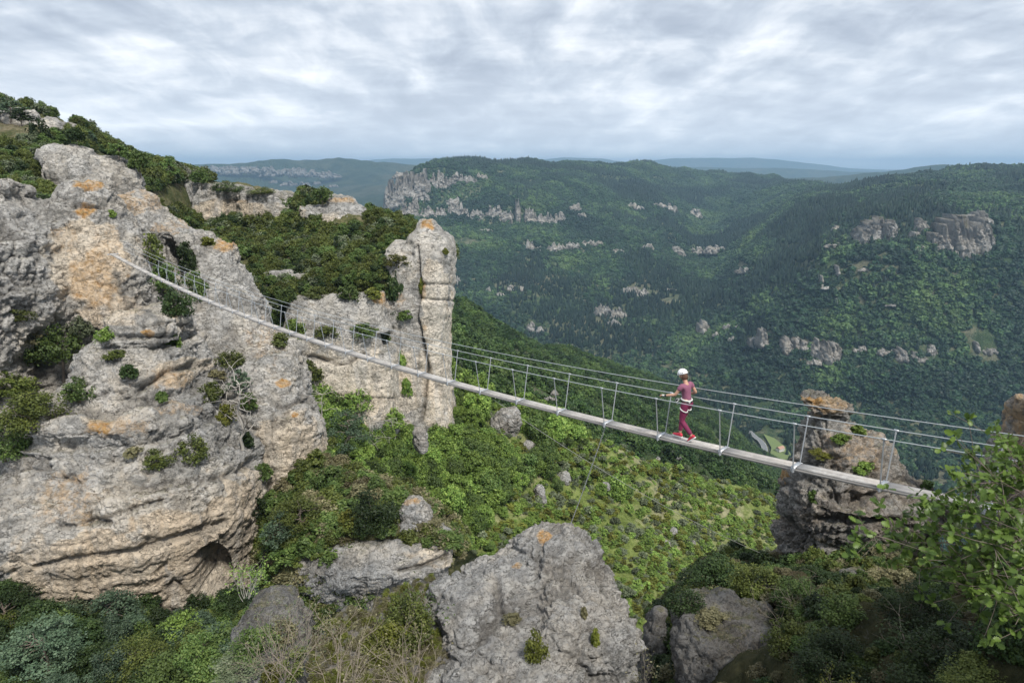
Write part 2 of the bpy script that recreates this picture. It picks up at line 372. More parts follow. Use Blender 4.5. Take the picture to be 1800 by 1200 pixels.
def ground_mat(name, cols, size, soil=(0.30, 0.25, 0.18), soil_amt=0.4, rockc=(0.36, 0.34, 0.31), rocky=0.3, bump=0.3):
    """low scrub, dry grass and stones; cols = dark and light plant colour"""
    m_, n, b = new_mat(name); lk = n.links; geo = n.nodes.new('ShaderNodeNewGeometry'); P = geo.outputs['Position']; s1 = 1 / size
    big = noise(n, P, 0.12 * s1, 5, 0.6, 0.3); mid = noise(n, P, 0.7 * s1, 6, 0.7, 0.3); fine = noise(n, P, 4 * s1, 6, 0.75)
    c = mix(n, ramp_of(n, mathn(n, 'ADD', mathn(n, 'MULTIPLY', fine, 0.5), mathn(n, 'MULTIPLY', mid, 0.5)), 0.38, 0.62), cols[0], cols[1])
    so_ = mathn(n, 'ADD', mathn(n, 'MULTIPLY', big, 0.55), mathn(n, 'MULTIPLY', mid, 0.45))
    c = mix(n, mathn(n, 'MULTIPLY', ramp_of(n, so_, 0.47, 0.60), soil_amt), c, mix(n, ramp_of(n, fine, 0.35, 0.65), tuple(x * 0.7 for x in soil), soil))
    rk = ramp_of(n, noise(n, mapping(n, P, (1, 1, 1.6)), 1.1 * s1, 7, 0.8, 0.5), 0.60, 0.66)
    c = mix(n, mathn(n, 'MULTIPLY', rk, rocky), c, rockc)
    lk.new(c, b.inputs['Base Color']); b.inputs['Roughness'].default_value = 1.0; b.inputs['Specular IOR Level'].default_value = 0.1
    bp = n.nodes.new('ShaderNodeBump'); bp.inputs['Strength'].default_value = 1.0; bp.inputs['Distance'].default_value = bump * size
    lk.new(mathn(n, 'ADD', fine, mid), bp.inputs['Height']); lk.new(bp.outputs[0], b.inputs['Normal'])
    return m_

M_A = rock_mat('limestone_near_cliff', 2.2, grey=(0.45, 0.432, 0.402), beige=(0.78, 0.69, 0.565), speck=.75)
M_C = rock_mat('limestone_far_pillar', 3.6, grey=(0.43, 0.415, 0.39), beige=(0.84, 0.77, 0.66), streak=0.55, speck=0.35)
M_D = rock_mat('limestone_wall', 4.5, streak=1.0, speck=0.5, moss=0.6)
M_E = rock_mat('limestone_slab', 1.5, grey=(0.33, 0.33, 0.325), streak=0.9)
M_F = rock_mat('limestone_foreground', 0.62, speck=.8, grey=(0.35, 0.345, 0.335), beige=(0.52, 0.47, 0.40), streak=0.15, moss=0.12)
M_G = rock_mat('limestone_spire', 0.8, grey=(0.32, 0.305, 0.28), beige=(0.50, 0.39, 0.29), moss=0.45)
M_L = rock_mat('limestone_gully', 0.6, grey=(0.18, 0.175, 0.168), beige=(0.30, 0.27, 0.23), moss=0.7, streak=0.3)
M_FAR = rock_mat('limestone_distant', 22, grey=(0.43, 0.41, 0.375), beige=(0.60, 0.53, 0.44), streak=0.7, speck=0.5, moss=0.9)
M_FAR2 = rock_mat('limestone_hazy', 22, grey=(0.24, 0.235, 0.225), beige=(0.32, 0.29, 0.26), streak=0.7, speck=0.5, moss=0.9)
M_BLD = rock_mat('limestone_boulder', 2.0, grey=(0.38, 0.37, 0.35), beige=(0.48, 0.42, 0.35), streak=0.2, moss=0.3)

# ------------------------------------------------------------------ nets: terrain sheets through measured points
def net(name, rows, nu, nv, mat, amp=0.0, wl=50.0, oct_=5, seed=0, depth_amp=True, floor=None, fine=None):
    """rows: list of lists of (px, py, Y) or (px, None, Y, z), all rows the same number of columns"""
    m_, k = len(rows), len(rows[0]); C = np.zeros((m_, k, 3))
    for i, rw in enumerate(rows):
        for j, e in enumerate(rw):
            if e[1] is None:
                u = (e[0] - 900) / 1200 / CP; C[i, j] = (u * e[2], e[2], e[3])
            else: C[i, j] = at(*e)
    def interp(C, n, ax):
        C = np.moveaxis(C, ax, 0); K = len(C); t = np.linspace(0, K - 1, n); i = np.minimum(t.astype(int), K - 2); f = (t - i)[:, None, None]
        p0 = C[np.maximum(i - 1, 0)]; p1 = C[i]; p2 = C[i + 1]; p3 = C[np.minimum(i + 2, K - 1)]
        m1 = (p2 - p0) * 0.35; m2 = (p3 - p1) * 0.35
        r_ = (2 * f**3 - 3 * f**2 + 1) * p1 + (f**3 - 2 * f**2 + f) * m1 + (-2 * f**3 + 3 * f**2) * p2 + (f**3 - f**2) * m2
        return np.moveaxis(r_, 0, ax)
    S = interp(interp(C, nv, 0), nu, 1)
    P = S.reshape(-1, 3)
    if amp:
        P[:, 2] += amp * fbm(P / wl, oct_, seed) * (1 if floor is None else .04 + .96 * smooth01((P[:, 2] - floor) / 70))
        if fine: P[:, 2] += fine[0] * fbm(P / fine[1], 3, seed + 5)
    i, j = np.meshgrid(np.arange(nv - 1), np.arange(nu - 1), indexing='ij'); a = (i * nu + j).ravel()
    F = np.stack([a, a + 1, a + nu + 1, a + nu], 1)
    me = mesh_np(name, P, F, (mat,)); o = addobj(name, me)
    me.update(); nrm = np.empty(3); 
    o['kind'] = 'structure'
    return o, P.reshape(nv, nu, 3)
def cols_of(*rows):
    """each row a string 'px:py,Y px:py,Y' ; z<val> instead of py means a height"""
    out = []
    for r_ in rows:
        q = []
        for it in r_.split():
            px, rest = it.split(':'); a, Y = rest.split(',')
            q.append((float(px), None, float(Y), float(a[1:])) if a[0] == 'z' else (float(px), float(a), float(Y)))
        out.append(q)
    return out
PART1 = time.time()
# ------------------------------------------------------------------ the land
G_FOREST = ground_mat('forest_floor', ((0.030, 0.050, 0.024), (0.065, 0.10, 0.042)), 9, soil=(0.22, 0.20, 0.14), soil_amt=0.7, rocky=0.7, rockc=(0.34, 0.32, 0.29))
G_SLOPE = ground_mat('scrub_ground', ((0.12, 0.16, 0.04), (0.27, 0.32, 0.10)), 2.5, soil=(0.44, 0.40, 0.26), soil_amt=0.8, rocky=0.45)
G_SLOPE2 = ground_mat('scrub_ground_far', ((0.035, 0.058, 0.025), (0.07, 0.10, 0.04)), 7, soil=(0.27, 0.24, 0.17), soil_amt=0.5, rocky=0.5)
G_HILL = ground_mat('hill_ground', ((0.07, 0.085, 0.035), (0.17, 0.16, 0.075)), 2.5, soil=(0.34, 0.28, 0.20), soil_amt=0.6, rocky=0.45)
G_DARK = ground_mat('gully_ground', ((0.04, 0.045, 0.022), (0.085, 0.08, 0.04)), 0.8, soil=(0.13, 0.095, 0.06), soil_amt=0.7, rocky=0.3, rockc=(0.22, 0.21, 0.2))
G_BLUE = ground_mat('far_plateau', ((0.022, 0.038, 0.024), (0.05, 0.075, 0.04)), 60, soil=(0.14, 0.13, 0.09), soil_amt=0.4, rocky=0.15)

_v = np.array([[-60000, -3000, -420], [60000, -3000, -420], [60000, 70000, -420], [-60000, 70000, -420]], float)
tag(addobj('ground', mesh_np('ground', _v, np.array([[0, 1, 2, 3]]), (G_BLUE,), False)), kind='structure')

# opposite side of the gorge, from the valley floor up to the rim and over it
FAR = cols_of(
 '-400:z-350,700 200:z-350,700 500:z-350,700 660:z-350,700 760:z-350,600 850:z-352,520 1000:z-352,500 1150:z-352,480 1250:z-352,460 1350:z-352,440 1450:z-352,430 1600:z-350,420 1800:z-350,420 2300:z-350,420',
 '-400:z-345,1300 200:z-345,1300 500:z-345,1300 660:z-345,1320 760:z-346,1320 850:602,1370 1000:625,1268 1150:655,1159 1250:690,1045 1350:738,921 1450:740,921 1600:760,873 1800:770,851 2300:800,800',
 '-400:z-340,1500 200:z-340,1500 500:z-340,1500 660:z-330,1450 760:z-310,1460 850:545,1470 1000:565,1400 1150:600,1290 1250:640,1140 1350:662,1010 1450:668,970 1600:670,925 1800:675,905 2300:680,880',
 '-400:z-330,1800 200:z-330,1800 500:z-320,1700 660:z-280,1560 760:480,1600 850:475,1620 1000:490,1570 1150:520,1490 1250:560,1330 1350:570,1100 1450:572,1040 1600:570,985 1800:570,960 2300:575,930',
 '-400:z-320,2000 200:z-320,2000 500:z-300,1850 660:412,1720 760:405,1800 850:405,1820 1000:418,1780 1150:440,1720 1250:470,1640 1350:462,1330 1450:455,1130 1600:460,1030 1800:470,1000 2300:470,950',
 '-400:z-330,2200 200:z-330,2200 500:z-310,2050 655:z-210,1900 720:352,1900 850:360,1900 1000:366,1960 1150:378,2100 1250:398,2200 1350:398,1750 1450:392,1330 1600:392,1130 1800:392,1090 2300:400,1050',
 '-400:z-330,2500 200:z-330,2500 500:z-320,2300 650:z-270,2150 712:318,2060 850:312,2100 1000:320,2250 1150:332,2450 1250:345,2700 1350:352,2250 1450:358,1600 1600:345,1400 1800:335,1350 2300:335,1300',
 '-400:z-330,2900 200:z-330,2900 500:z-330,2500 650:z-300,2350 740:298,2140 800:285,2300 940:288,2600 1090:289,2900 1220:300,3200 1340:314,3300 1480:333,2250 1600:322,1900 1790:293,1850 2300:290,1800',
 '-400:z-340,3300 200:z-340,3300 500:z-340,2900 650:z-330,2600 740:z-60,2600 800:z-40,2900 940:z-40,3300 1090:z-60,3500 1220:z-80,3900 1340:z-110,4000 1480:z-160,3200 1600:z-100,2600 1790:z-60,2400 2300:z-60,2400')
farO, FARP = net('hills', FAR, 520, 460, G_FOREST, amp=26, wl=230, oct_=5, seed=3, floor=-348)
# pale far plateau with its cliff band, and the blue mountains on the horizon
def ridge(name, crest, Y, front, mat, amp, wl, seed, nu=300, nv=60):
    rows = [[(px, None, Y * front, -400 if front > .5 else -380) for px, py in crest],
            [(px, None, Y * (front + 1) / 2, float(ray(px, py)[1]) * Y * 0.5 - 190) for px, py in crest],
            [(px, None, Y * (0.965 if front > .5 else .95), float(ray(px, py)[1]) * Y - abs(0.017 * Y)) for px, py in crest],
            [(px, py, Y) for px, py in crest], [(px, None, Y * 1.2, float(ray(px, py)[1]) * Y - 90) for px, py in crest], [(px, None, Y * 1.5, -400) for px, py in crest]]
    return net(name, rows, nu, nv, mat, amp, wl, 5, seed)
ridge('hills', [(-500, 280), (-100, 283), (200, 285), (310, 285), (400, 288), (480, 285), (560, 291), (640, 288), (700, 291), (760, 289), (830, 291), (900, 300), (1000, 330)], 5200, 0.45, G_BLUE, 60, 900, 5, 420, 130)
ridge('hills', [(1020, 330), (1100, 303), (1250, 306), (1400, 311), (1480, 312), (1560, 300), (1640, 292), (1720, 291), (1800, 294), (2000, 292), (2300, 300)], 4600, 0.75, G_BLUE, 25, 600, 6, 260, 60)
ridge('hills', [(300, 300), (480, 288), (540, 289), (570, 284), (590, 283), (620, 288), (660, 281), (720, 280), (790, 278), (850, 281), (930, 284), (1010, 279), (1060, 280), (1080, 283), (1130, 285), (1180, 281), (1250, 279), (1330, 280), (1400, 285), (1460, 292), (1510, 297), (1600, 300), (1900, 303)], 13500, 0.8, G_BLUE, 34, 1400, 8, 300, 40)
ridge('hills', [(900, 300), (1000, 294), (1150, 293), (1300, 297), (1380, 296), (1440, 300), (1560, 303), (1800, 304)], 8500, 0.8, G_BLUE, 22, 1100, 9, 200, 40)

# dark green spur on the near side of the valley, below the pillar
SPUR = cols_of(
 '640:760,120 780:740,135 850:760,140 950:800,150 1050:845,160 1150:880,175 1250:910,190 1350:940,210 1450:965,230 1600:980,250',
 '640:690,135 780:665,150 850:692,150 950:732,160 1050:772,170 1150:807,185 1250:842,205 1350:872,230 1450:905,250 1600:930,270',
 '640:610,200 780:602,225 850:645,225 950:690,240 1050:722,265 1150:757,295 1250:800,335 1350:860,365 1450:925,380 1600:930,420',
 '640:550,300 780:560,330 850:598,340 950:645,355 1050:677,400 1150:705,470 1250:755,510 1325:815,500 1450:900,460 1600:930,560',
 '640:515,400 780:532,430 850:566,450 950:613,520 1050:645,600 1150:672,670 1240:715,720 1300:765,700 1450:925,480 1600:960,420',
 '640:z-230,600 780:z-250,620 850:z-260,650 950:z-270,700 1050:z-300,780 1150:z-330,830 1250:z-350,830 1330:z-356,820 1450:z-356,760 1600:z-356,700',
 '640:z-362,800 780:z-362,820 850:z-362,850 950:z-362,900 1050:z-362,900 1150:z-364,900 1250:z-364,900 1330:z-364,880 1450:z-364,800 1600:z-364,760')
spurO, SPURP = net('hillside', SPUR, 320, 300, G_SLOPE2, amp=6.5, wl=60, oct_=5, seed=13)
# sunlit scrub slope
def plane_Y(px, py, z0=-70.2, gx=-.57, gy=.25):
    u, s = ray(px, py); return z0 / (s - gx * u - gy)
def prow(y_list, xs):
    return [(x, y, float(plane_Y(x, y, z0=-70.2 - 5.0 * math.exp(-((x - 730) / 120) ** 2) * (1 if y < 800 else .4)))) for x, y in zip(xs, y_list)]
XS = [420, 540, 680, 800, 900, 1000, 1100, 1200, 1300, 1400, 1500, 1650]
top = [640, 670, 705, 700, 732, 770, 808, 838, 870, 900, 930, 960]
SL = [prow([1330, 1330, 1330, 1330, 1330, 1330, 1330, 1330, 1330, 1330, 1330, 1330], XS), prow([1120] * 12, XS), prow([970, 960, 960, 970, 980, 1000, 1010, 1020, 1030, 1040, 1050, 1060], XS),
      prow([850, 850, 850, 860, 880, 900, 920, 940, 955, 975, 985, 1000], XS), prow([760, 770, 780, 780, 805, 835, 865, 890, 915, 940, 960, 980], XS), prow(top, XS)]
SL.append([(x, None, float(plane_Y(x, y)) + 6, float(ray(x, y)[1]) * float(plane_Y(x, y)) - 3) for x, y in zip(XS, top)])
SL.append([(x, None, float(plane_Y(x, y)) + 40, float(ray(x, y)[1]) * float(plane_Y(x, y)) - 45) for x, y in zip(XS, top)])
slopeO, SLP = net('hillside', SL, 360, 300, G_SLOPE, amp=2.2, wl=24, oct_=5, seed=23, fine=(0.35, 2.2))

# upper left: the bushy hill and the plateau behind the bridge's far end
HL = cols_of(
 '-500:90,190 -150:150,185 0:215,150 100:225,140 190:270,150 250:298,155 300:314,160 350:330,165 430:340,160 520:352,155 600:362,150 660:400,145 740:425,140 800:450,135',
 '-500:80,150 -150:140,140 0:192,112 80:205,108 150:250,112 220:285,118 290:302,128 360:318,142 430:328,146 520:345,140 600:372,128 660:395,122 730:412,116 785:440,113',
 '-500:260,90 -150:290,85 0:300,80 80:310,80 150:320,84 220:345,92 270:395,100 340:424,124 430:426,124 520:426,123 600:426,118 660:426,115 720:432,112 770:450,110',
 '-500:380,70 -150:390,66 0:385,63 80:390,63 180:400,66 250:410,72 300:420,88 380:446,104 460:448,110 540:448,110 620:448,109 680:452,108 720:470,108 750:490,107',
 '-500:470,62 -150:460,60 0:450,59 80:450,60 180:460,62 250:470,66 310:500,76 390:500,94 460:500,99 540:500,99 620:500,99 680:505,100 715:520,102 740:540,104',
 '-500:620,58 -150:600,58 0:600,58 80:600,58 180:600,60 250:590,62 310:600,66 400:560,88 470:540,98 540:520,98.5 620:520,98.5 680:530,100 710:560,103 730:600,104',
 '-500:900,52 -150:900,54 0:900,55 80:900,55 180:900,56 250:900,57 310:880,58 420:760,66 480:720,92 540:720,97 620:740,98 680:740,100 710:740,103 730:740,104')
hillO, HLP = net('hillside', HL, 340, 260, G_HILL, amp=1.6, wl=14, oct_=5, seed=33, fine=(0.3, 1.8))

# terrace between the near cliff and the grey slab, and the ground right below it
TR = cols_of(
 '300:1300,48 450:1300,46 500:1300,37 560:1300,36 680:1300,37 800:1300,38 870:1300,40',
 '300:1100,48 450:1050,46 490:1000,39.5 520:985,39 600:965,39 700:950,39.5 790:955,39.5',
 '300:1000,49 450:970,47 490:945,42 540:925,41 620:920,40.5 710:905,41 800:965,43',
 '300:900,51 450:880,49 500:865,48 560:850,47 660:840,47 740:880,48 820:960,56',
 '300:860,56 450:800,55 500:800,55 560:z-24,56 660:z-31,57 760:z-37,58 860:z-42,66')
terrO, TRP = net('hillside', TR, 160, 140, G_HILL, amp=1.0, wl=7, oct_=5, seed=43, fine=(0.15, 0.9))
# lower left wood at the foot of the cliff
LL = cols_of(
 '-700:1700,26 -200:1700,24 100:1700,22 300:1650,20 480:1600,18 620:1550,17',
 '-700:1400,28 -200:1400,27 100:1380,25 300:1380,23 480:1380,21 620:1400,19',
 '-700:1150,34 -200:1160,33 100:1200,31 300:1210,30 440:1200,28 560:1200,24',
 '-700:1060,39 -200:1070,38 100:1115,37 300:1130,35.5 430:1140,34 540:1130,32',
 '-700:1040,43 -200:1050,42 100:1090,41 300:1105,40 430:1105,38 530:1090,36',
 '-700:1030,56 -200:1040,54 100:1060,52 300:1080,50 430:1080,46 530:1080,44')
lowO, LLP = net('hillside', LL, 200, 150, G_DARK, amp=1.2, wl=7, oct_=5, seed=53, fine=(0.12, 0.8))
# lower right: the shaded gully side below the camera
LR = cols_of(
 '1100:1330,24 1180:1330,14 1280:1400,9 1450:1500,6.5 1650:1500,5 1900:1500,4.5 2300:1500,4.5',
 '1110:1200,26 1190:1160,17 1290:1150,13 1430:1180,10.5 1600:1210,8.5 1850:1200,7 2300:1200,7',
 '1130:1120,29 1220:1060,21 1320:1040,17.5 1430:1060,14 1600:1100,11.5 1850:1080,10 2300:1080,10',
 '1150:1080,32 1240:1010,25 1330:1010,22.5 1430:1018,19.5 1600:1040,15 1850:1000,13 2300:980,13',
 '1190:1075,40 1265:1000,30 1340:1005,25.5 1450:1010,22.5 1600:1015,20 1850:960,17 2300:950,17',
 '1230:1200,46 1300:1180,40 1380:1140,36 1500:1120,34 1650:1110,32 1900:1110,30 2300:1100,30')
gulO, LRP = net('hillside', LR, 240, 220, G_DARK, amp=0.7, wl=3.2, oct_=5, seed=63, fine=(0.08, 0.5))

# ------------------------------------------------------------------ the rocks
s = Solid()
s.loft([(321, 128, 172, 57, 1.6), (330, 120, 182, 57, 2.2), (350, 100, 198, 57, 3), (385, 62, 226, 57, 3.9), (440, 20, 266, 57, 4.6), (490, 20, 278, 56.6, 4.6), (545, 30, 287, 56.2, 4.6), (570, 30, 272, 56, 4.2), (640, 20, 250, 55, 4), (760, 0, 240, 53, 4)], 2.8)
s.loft([(318, -160, 18, 52, 3), (326, -170, 26, 52, 4), (350, -180, 26, 52, 5), (366, -190, 60, 52.5, 5), (410, -200, 100, 52.5, 6), (500, -200, 122, 52, 6.4), (560, -220, 105, 51.5, 6.4), (620, -220, 70, 51, 6.4), (700, -230, 60, 50, 6.4), (860, -230, 60, 50, 6)], 2.8)
s.loft([(543, 228, 312, 51, 2.4), (552, 208, 328, 50.6, 3.2), (588, 202, 334, 50.4, 3.6)], 3)
s.loft([(590, 212, 318, 51, 3.2), (602, 170, 345, 50.6, 4.4), (640, 158, 352, 50, 5), (700, 120, 366, 49.6, 5.4), (800, 100, 380, 49, 5.6)], 2.8)
s.loft([(684, 110, 290, 47.6, 4.6), (694, 90, 352, 47.3, 5.6), (712, 82, 368, 47.2, 6), (730, 100, 376, 47.4, 5.6)], 3)
s.loft([(735, 70, 392, 47.4, 6.4), (775, 52, 418, 47.2, 7.0), (800, 0, 436, 47, 7.8), (850, -150, 455, 46.8, 8.6), (880, -180, 460, 46.8, 8.7), (920, -190, 460, 47, 8.4), (960, -200, 458, 47.1, 8.0), (1010, -200, 460, 47.2, 7.7), (1060, -200, 462, 47.2, 7.7), (1200, -200, 470, 48, 7)], 2.9)
s.loft([(790, -350, 0, 49, 6), (850, -400, 50, 48, 8), (1200, -400, 50, 48, 8)], 2.8)
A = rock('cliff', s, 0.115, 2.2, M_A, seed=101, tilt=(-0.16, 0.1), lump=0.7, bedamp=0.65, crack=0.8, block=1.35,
  carve=[([(82, 728), (140, 716), (200, 722), (300, 700)], 7, 0.9), ([(240, 690), (290, 655), (345, 640)], 6, 0.7), ([(205, 592), (330, 590)], 4, .5), ([(130, 362), (185, 365)], 5, .7), ([(190, 865), (300, 850), (400, 835), (450, 810)], 9, .5), ([(100, 930), (180, 915), (280, 880)], 6, .4), ([(60, 1000), (160, 980), (260, 965), (400, 920)], 6, .5)],
  dents=[(378, 1002, 36, 42, 2.4)],
  fresh=[(160, 460, 70, 90, 1.0), (195, 545, 74, 34, 0.75), (130, 420, 30, 40, .7), (310, 655, 45, 28, 0.8), (190, 735, 60, 20, 0.7), (330, 640, 60, 14, .7), (280, 1010, 280, 76, 1.3), (430, 950, 70, 130, 1.2), (340, 940, 130, 50, .9), (220, 900, 170, 60, .42), (60, 880, 50, 60, .5), (170, 880, 110, 40, .42), (400, 900, 60, 40, .5), (70, 510, 40, 20, .4), (110, 700, 30, 8, .4)],
  lichen=[(150, 372, 22, 12, .9), (155, 328, 32, 8, .85), (165, 490, 44, 62, .62), (190, 420, 30, 30, .35), (120, 420, 24, 40, .35), (300, 665, 44, 20, .5), (200, 748, 60, 20, .5), (120, 880, 60, 50, .4), (175, 745, 26, 16, .85), (260, 585, 12, 6, .9), (310, 545, 18, 10, .6), (150, 860, 10, 50, .45), (310, 670, 20, 16, .6), (225, 485, 5, 5, .7), (300, 720, 50, 12, .4)])
tag(A, 'huge grey and tan overhanging cliff filling the left side with a hollow low down', 'cliff')
s = Solid()
s.loft([(345, 196, 240, 63, 2), (352, 190, 250, 63, 3), (372, 188, 264, 63, 4), (400, 190, 318, 63, 4), (440, 250, 330, 64, 4), (560, 300, 400, 64, 4)], 2.6)
s.loft([(400, 268, 322, 63, 2), (410, 300, 350, 62.5, 2.4), (440, 325, 400, 62, 2.6), (520, 330, 420, 61, 4), (600, 330, 450, 60, 4)], 2.4)
s.loft([(424, 388, 411, 62, 1.0), (432, 370, 415, 62, 1.6), (470, 335, 420, 61, 2.6), (500, 322, 438, 60, 3.4), (524, 318, 461, 59, 3.6), (572, 318, 468, 58, 4), (600, 320, 482, 57, 4.2), (640, 335, 528, 56, 4.6), (680, 350, 536, 55.2, 4.6), (760, 380, 545, 55, 4.6), (900, 400, 540, 55, 4)], 2.6)
s.loft([(610, 480, 505, 56, 1.2), (622, 440, 520, 55, 2), (680, 425, 534, 54, 3), (700, 428, 545, 53.4, 3.2)], 2.6)
s.loft([(700, 445, 540, 53.2, 2.8), (712, 434, 549, 53, 3.4), (750, 438, 559, 53, 3.6), (800, 436, 566, 53, 3.6), (835, 425, 566, 53, 3.5), (870, 410, 556, 53.2, 3.2), (1000, 400, 550, 53.5, 3)], 2.8)
s.loft([(690, 345, 372, 52, 1.2), (700, 335, 400, 52, 2.4), (760, 350, 430, 52, 3), (900, 360, 440, 52, 3)], 2.6)
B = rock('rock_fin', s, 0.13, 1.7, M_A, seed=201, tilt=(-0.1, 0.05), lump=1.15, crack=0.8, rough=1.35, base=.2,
  carve=[([(430, 706), (500, 712), (545, 700)], 5, .5), ([(465, 690), (500, 694), (515, 684)], 3, .3)],
  fresh=[(495, 790, 80, 75, .75), (500, 650, 40, 40, .45), (450, 500, 30, 60, .35), (440, 580, 40, 40, .35), (520, 850, 60, 30, .8), (395, 440, 30, 20, .4)],
  lichen=[(400, 430, 22, 12, .85), (250, 360, 40, 16, .5), (300, 395, 30, 12, .45), (470, 600, 30, 40, .35), (498, 675, 14, 8, .9), (520, 728, 5, 4, .9), (440, 590, 15, 15, .35), (215, 350, 30, 8, .6)])
tag(B, 'jagged grey fin stepping down to a tan pillar behind the far end of the footbridge', 'cliff')
# the tall pale pillar and the walls left of it
s = Solid()
s.loft([(383, 738, 762, 105.0, .8), (388, 733, 768, 105.0, 1.5), (402, 730, 777, 105.0, 2.2), (410, 726, 784, 105.0, 3)], 2.3)
s.loft([(408, 728, 783, 106, 4), (418, 722, 793, 106, 5.5), (440, 726, 797, 106, 6.5), (480, 731, 797, 105.8, 7), (560, 731, 792, 105.8, 7), (640, 731, 788, 105.8, 7)], 3.6)
s.loft([(424, 696, 790, 106, 3), (434, 684, 796, 106, 5), (460, 676, 797, 105.6, 6), (520, 677, 795, 105.5, 6.2), (600, 682, 790, 105.5, 6.4), (680, 686, 791, 105.4, 6.6), (715, 686, 797, 105.2, 7), (760, 686, 803, 105, 7.4), (900, 680, 810, 105, 7.4)], 4.5)
s.loft([(514, 530, 670, 98.5, 3), (520, 505, 676, 98.5, 4.2), (560, 505, 680, 98.0, 5), (575, 500, 690, 98.0, 5)], 3)
s.loft([(578, 530, 656, 95.5, 3), (584, 505, 664, 95.5, 4), (612, 520, 668, 95.5, 4), (622, 490, 690, 96.0, 4.4)], 3)
s.loft([(612, 500, 694, 96.5, 4.2), (622, 470, 696, 96.0, 5), (660, 520, 698, 95.5, 5), (740, 560, 702, 95.1, 5.4), (900, 560, 702, 94.5, 5.6)], 3.2)
s.loft([(585, 430, 520, 94.0, 2.6), (600, 420, 548, 93.0, 3.4), (680, 440, 572, 92.0, 4), (720, 470, 596, 91.0, 4), (850, 480, 600, 90.0, 4)], 2.8)
s.loft([(476, 450, 545, 103, 1.6), (483, 440, 600, 103, 2.4), (520, 436, 640, 102.5, 3.2)], 3)
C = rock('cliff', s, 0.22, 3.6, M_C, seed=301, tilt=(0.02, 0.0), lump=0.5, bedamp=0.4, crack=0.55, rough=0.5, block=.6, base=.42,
  carve=[([(733, 430), (738, 500), (734, 560), (742, 600)], 2.0, .8), ([(742, 600), (752, 640), (748, 700), (740, 740)], 3, 1.0), ([(735, 500), (795, 500)], 1.6, .5), ([(735, 525), (795, 528)], 1.6, .5), ([(525, 620), (600, 640), (640, 625)], 3, .8), ([(560, 690), (640, 700), (700, 700)], 1.5, .4)],
  fresh=[(768, 600, 32, 150, .9), (765, 450, 26, 30, .4), (705, 680, 50, 70, .7), (610, 680, 110, 70, .8), (640, 600, 60, 20, .5), (545, 605, 20, 20, .6), (775, 720, 40, 40, .6)],
  lichen=[(752, 392, 16, 12, .9), (690, 530, 20, 16, .4), (742, 510, 8, 18, .7), (664, 525, 12, 10, .8), (746, 577, 6, 8, .6)])
tag(C, 'tall pale limestone pillar with banded walls left of it, standing over the valley', 'cliff')
s = Solid()
s.loft([(306, 262, 300, 137, 4), (312, 250, 330, 137, 6), (335, 258, 333, 137, 6.5), (400, 250, 333, 136, 7), (430, 250, 333, 135, 7)], 3.2)
s.loft([(322, 338, 420, 137, 5), (327, 336, 440, 137, 6.5), (400, 334, 440, 136, 7), (430, 334, 440, 136, 7)], 3.2)
s.loft([(334, 425, 500, 136, 5), (340, 420, 515, 136, 6.5), (362, 420, 530, 136, 7), (420, 420, 524, 136, 7)], 3.2)
s.loft([(343, 584, 614, 131, 2.6), (346, 580, 620, 131, 3.6), (362, 578, 626, 131, 4)], 3)
s.loft([(360, 545, 628, 130, 4), (366, 530, 655, 130, 5), (395, 540, 662, 129, 5.6), (430, 545, 662, 129, 6)], 3)
D = rock('cliff', s, 0.30, 3.2, M_D, seed=401, tilt=(0.03, 0), lump=0.6, crack=1.1, bedamp=1.3, base=.2,
  fresh=[(400, 372, 70, 22, .9), (300, 350, 30, 40, .45), (490, 375, 60, 20, .6), (600, 385, 60, 14, .6), (605, 352, 24, 8, .6)], lichen=[(600, 352, 20, 5, .7), (420, 353, 20, 3, .5)])
tag(D, 'long low cliff band with black water streaks along the top of the bushy slope', 'cliff')
def knoll(lofts, voxel, size, mat, label, seed, name='boulder', cat='rock', e=2.8, **kw):
    s = Solid()
    for l_ in lofts: s.loft(l_, e)
    o = rock(name, s, voxel, size, mat, seed=seed, **kw); tag(o, label, cat); return o
knoll([[(262, 92, 112, 78, 1.6), (272, 84, 150, 78, 3), (300, 90, 180, 78, 4), (330, 98, 190, 78, 4.6), (400, 105, 200, 77, 4.6)], [(278, 160, 200, 80, 2), (290, 130, 218, 80, 3.4), (320, 130, 236, 79, 4.4), (350, 130, 246, 78, 4.6), (400, 130, 250, 77, 4.6), (460, 130, 262, 76, 4)]], 0.18, 2.4, M_A,
  'rounded grey limestone knoll among bushes above the near cliff', 501, fresh=[(200, 380, 40, 20, .4)])
knoll([[(198, -80, 16, 108, 3), (206, -90, 20, 108, 4), (245, -100, 24, 108, 5), (290, -100, 24, 106, 5)]], 0.3, 3, M_A, 'leftmost grey outcrop on the hilltop under the pines', 502, fresh=[(8, 232, 20, 12, .8)])
knoll([[(199, 28, 48, 108, 2), (205, 21, 54, 108, 3), (235, 18, 58, 107, 4), (270, 18, 60, 106, 4)]], 0.3, 3, M_A, 'squarish pale outcrop on the hilltop beside a dark bush', 503)
knoll([[(206, 85, 108, 112, 2), (214, 80, 120, 112, 4), (240, 82, 130, 111, 5), (275, 85, 134, 110, 5)]], 0.3, 3, M_A, 'dark rounded outcrop at the right end of the hilltop', 504)
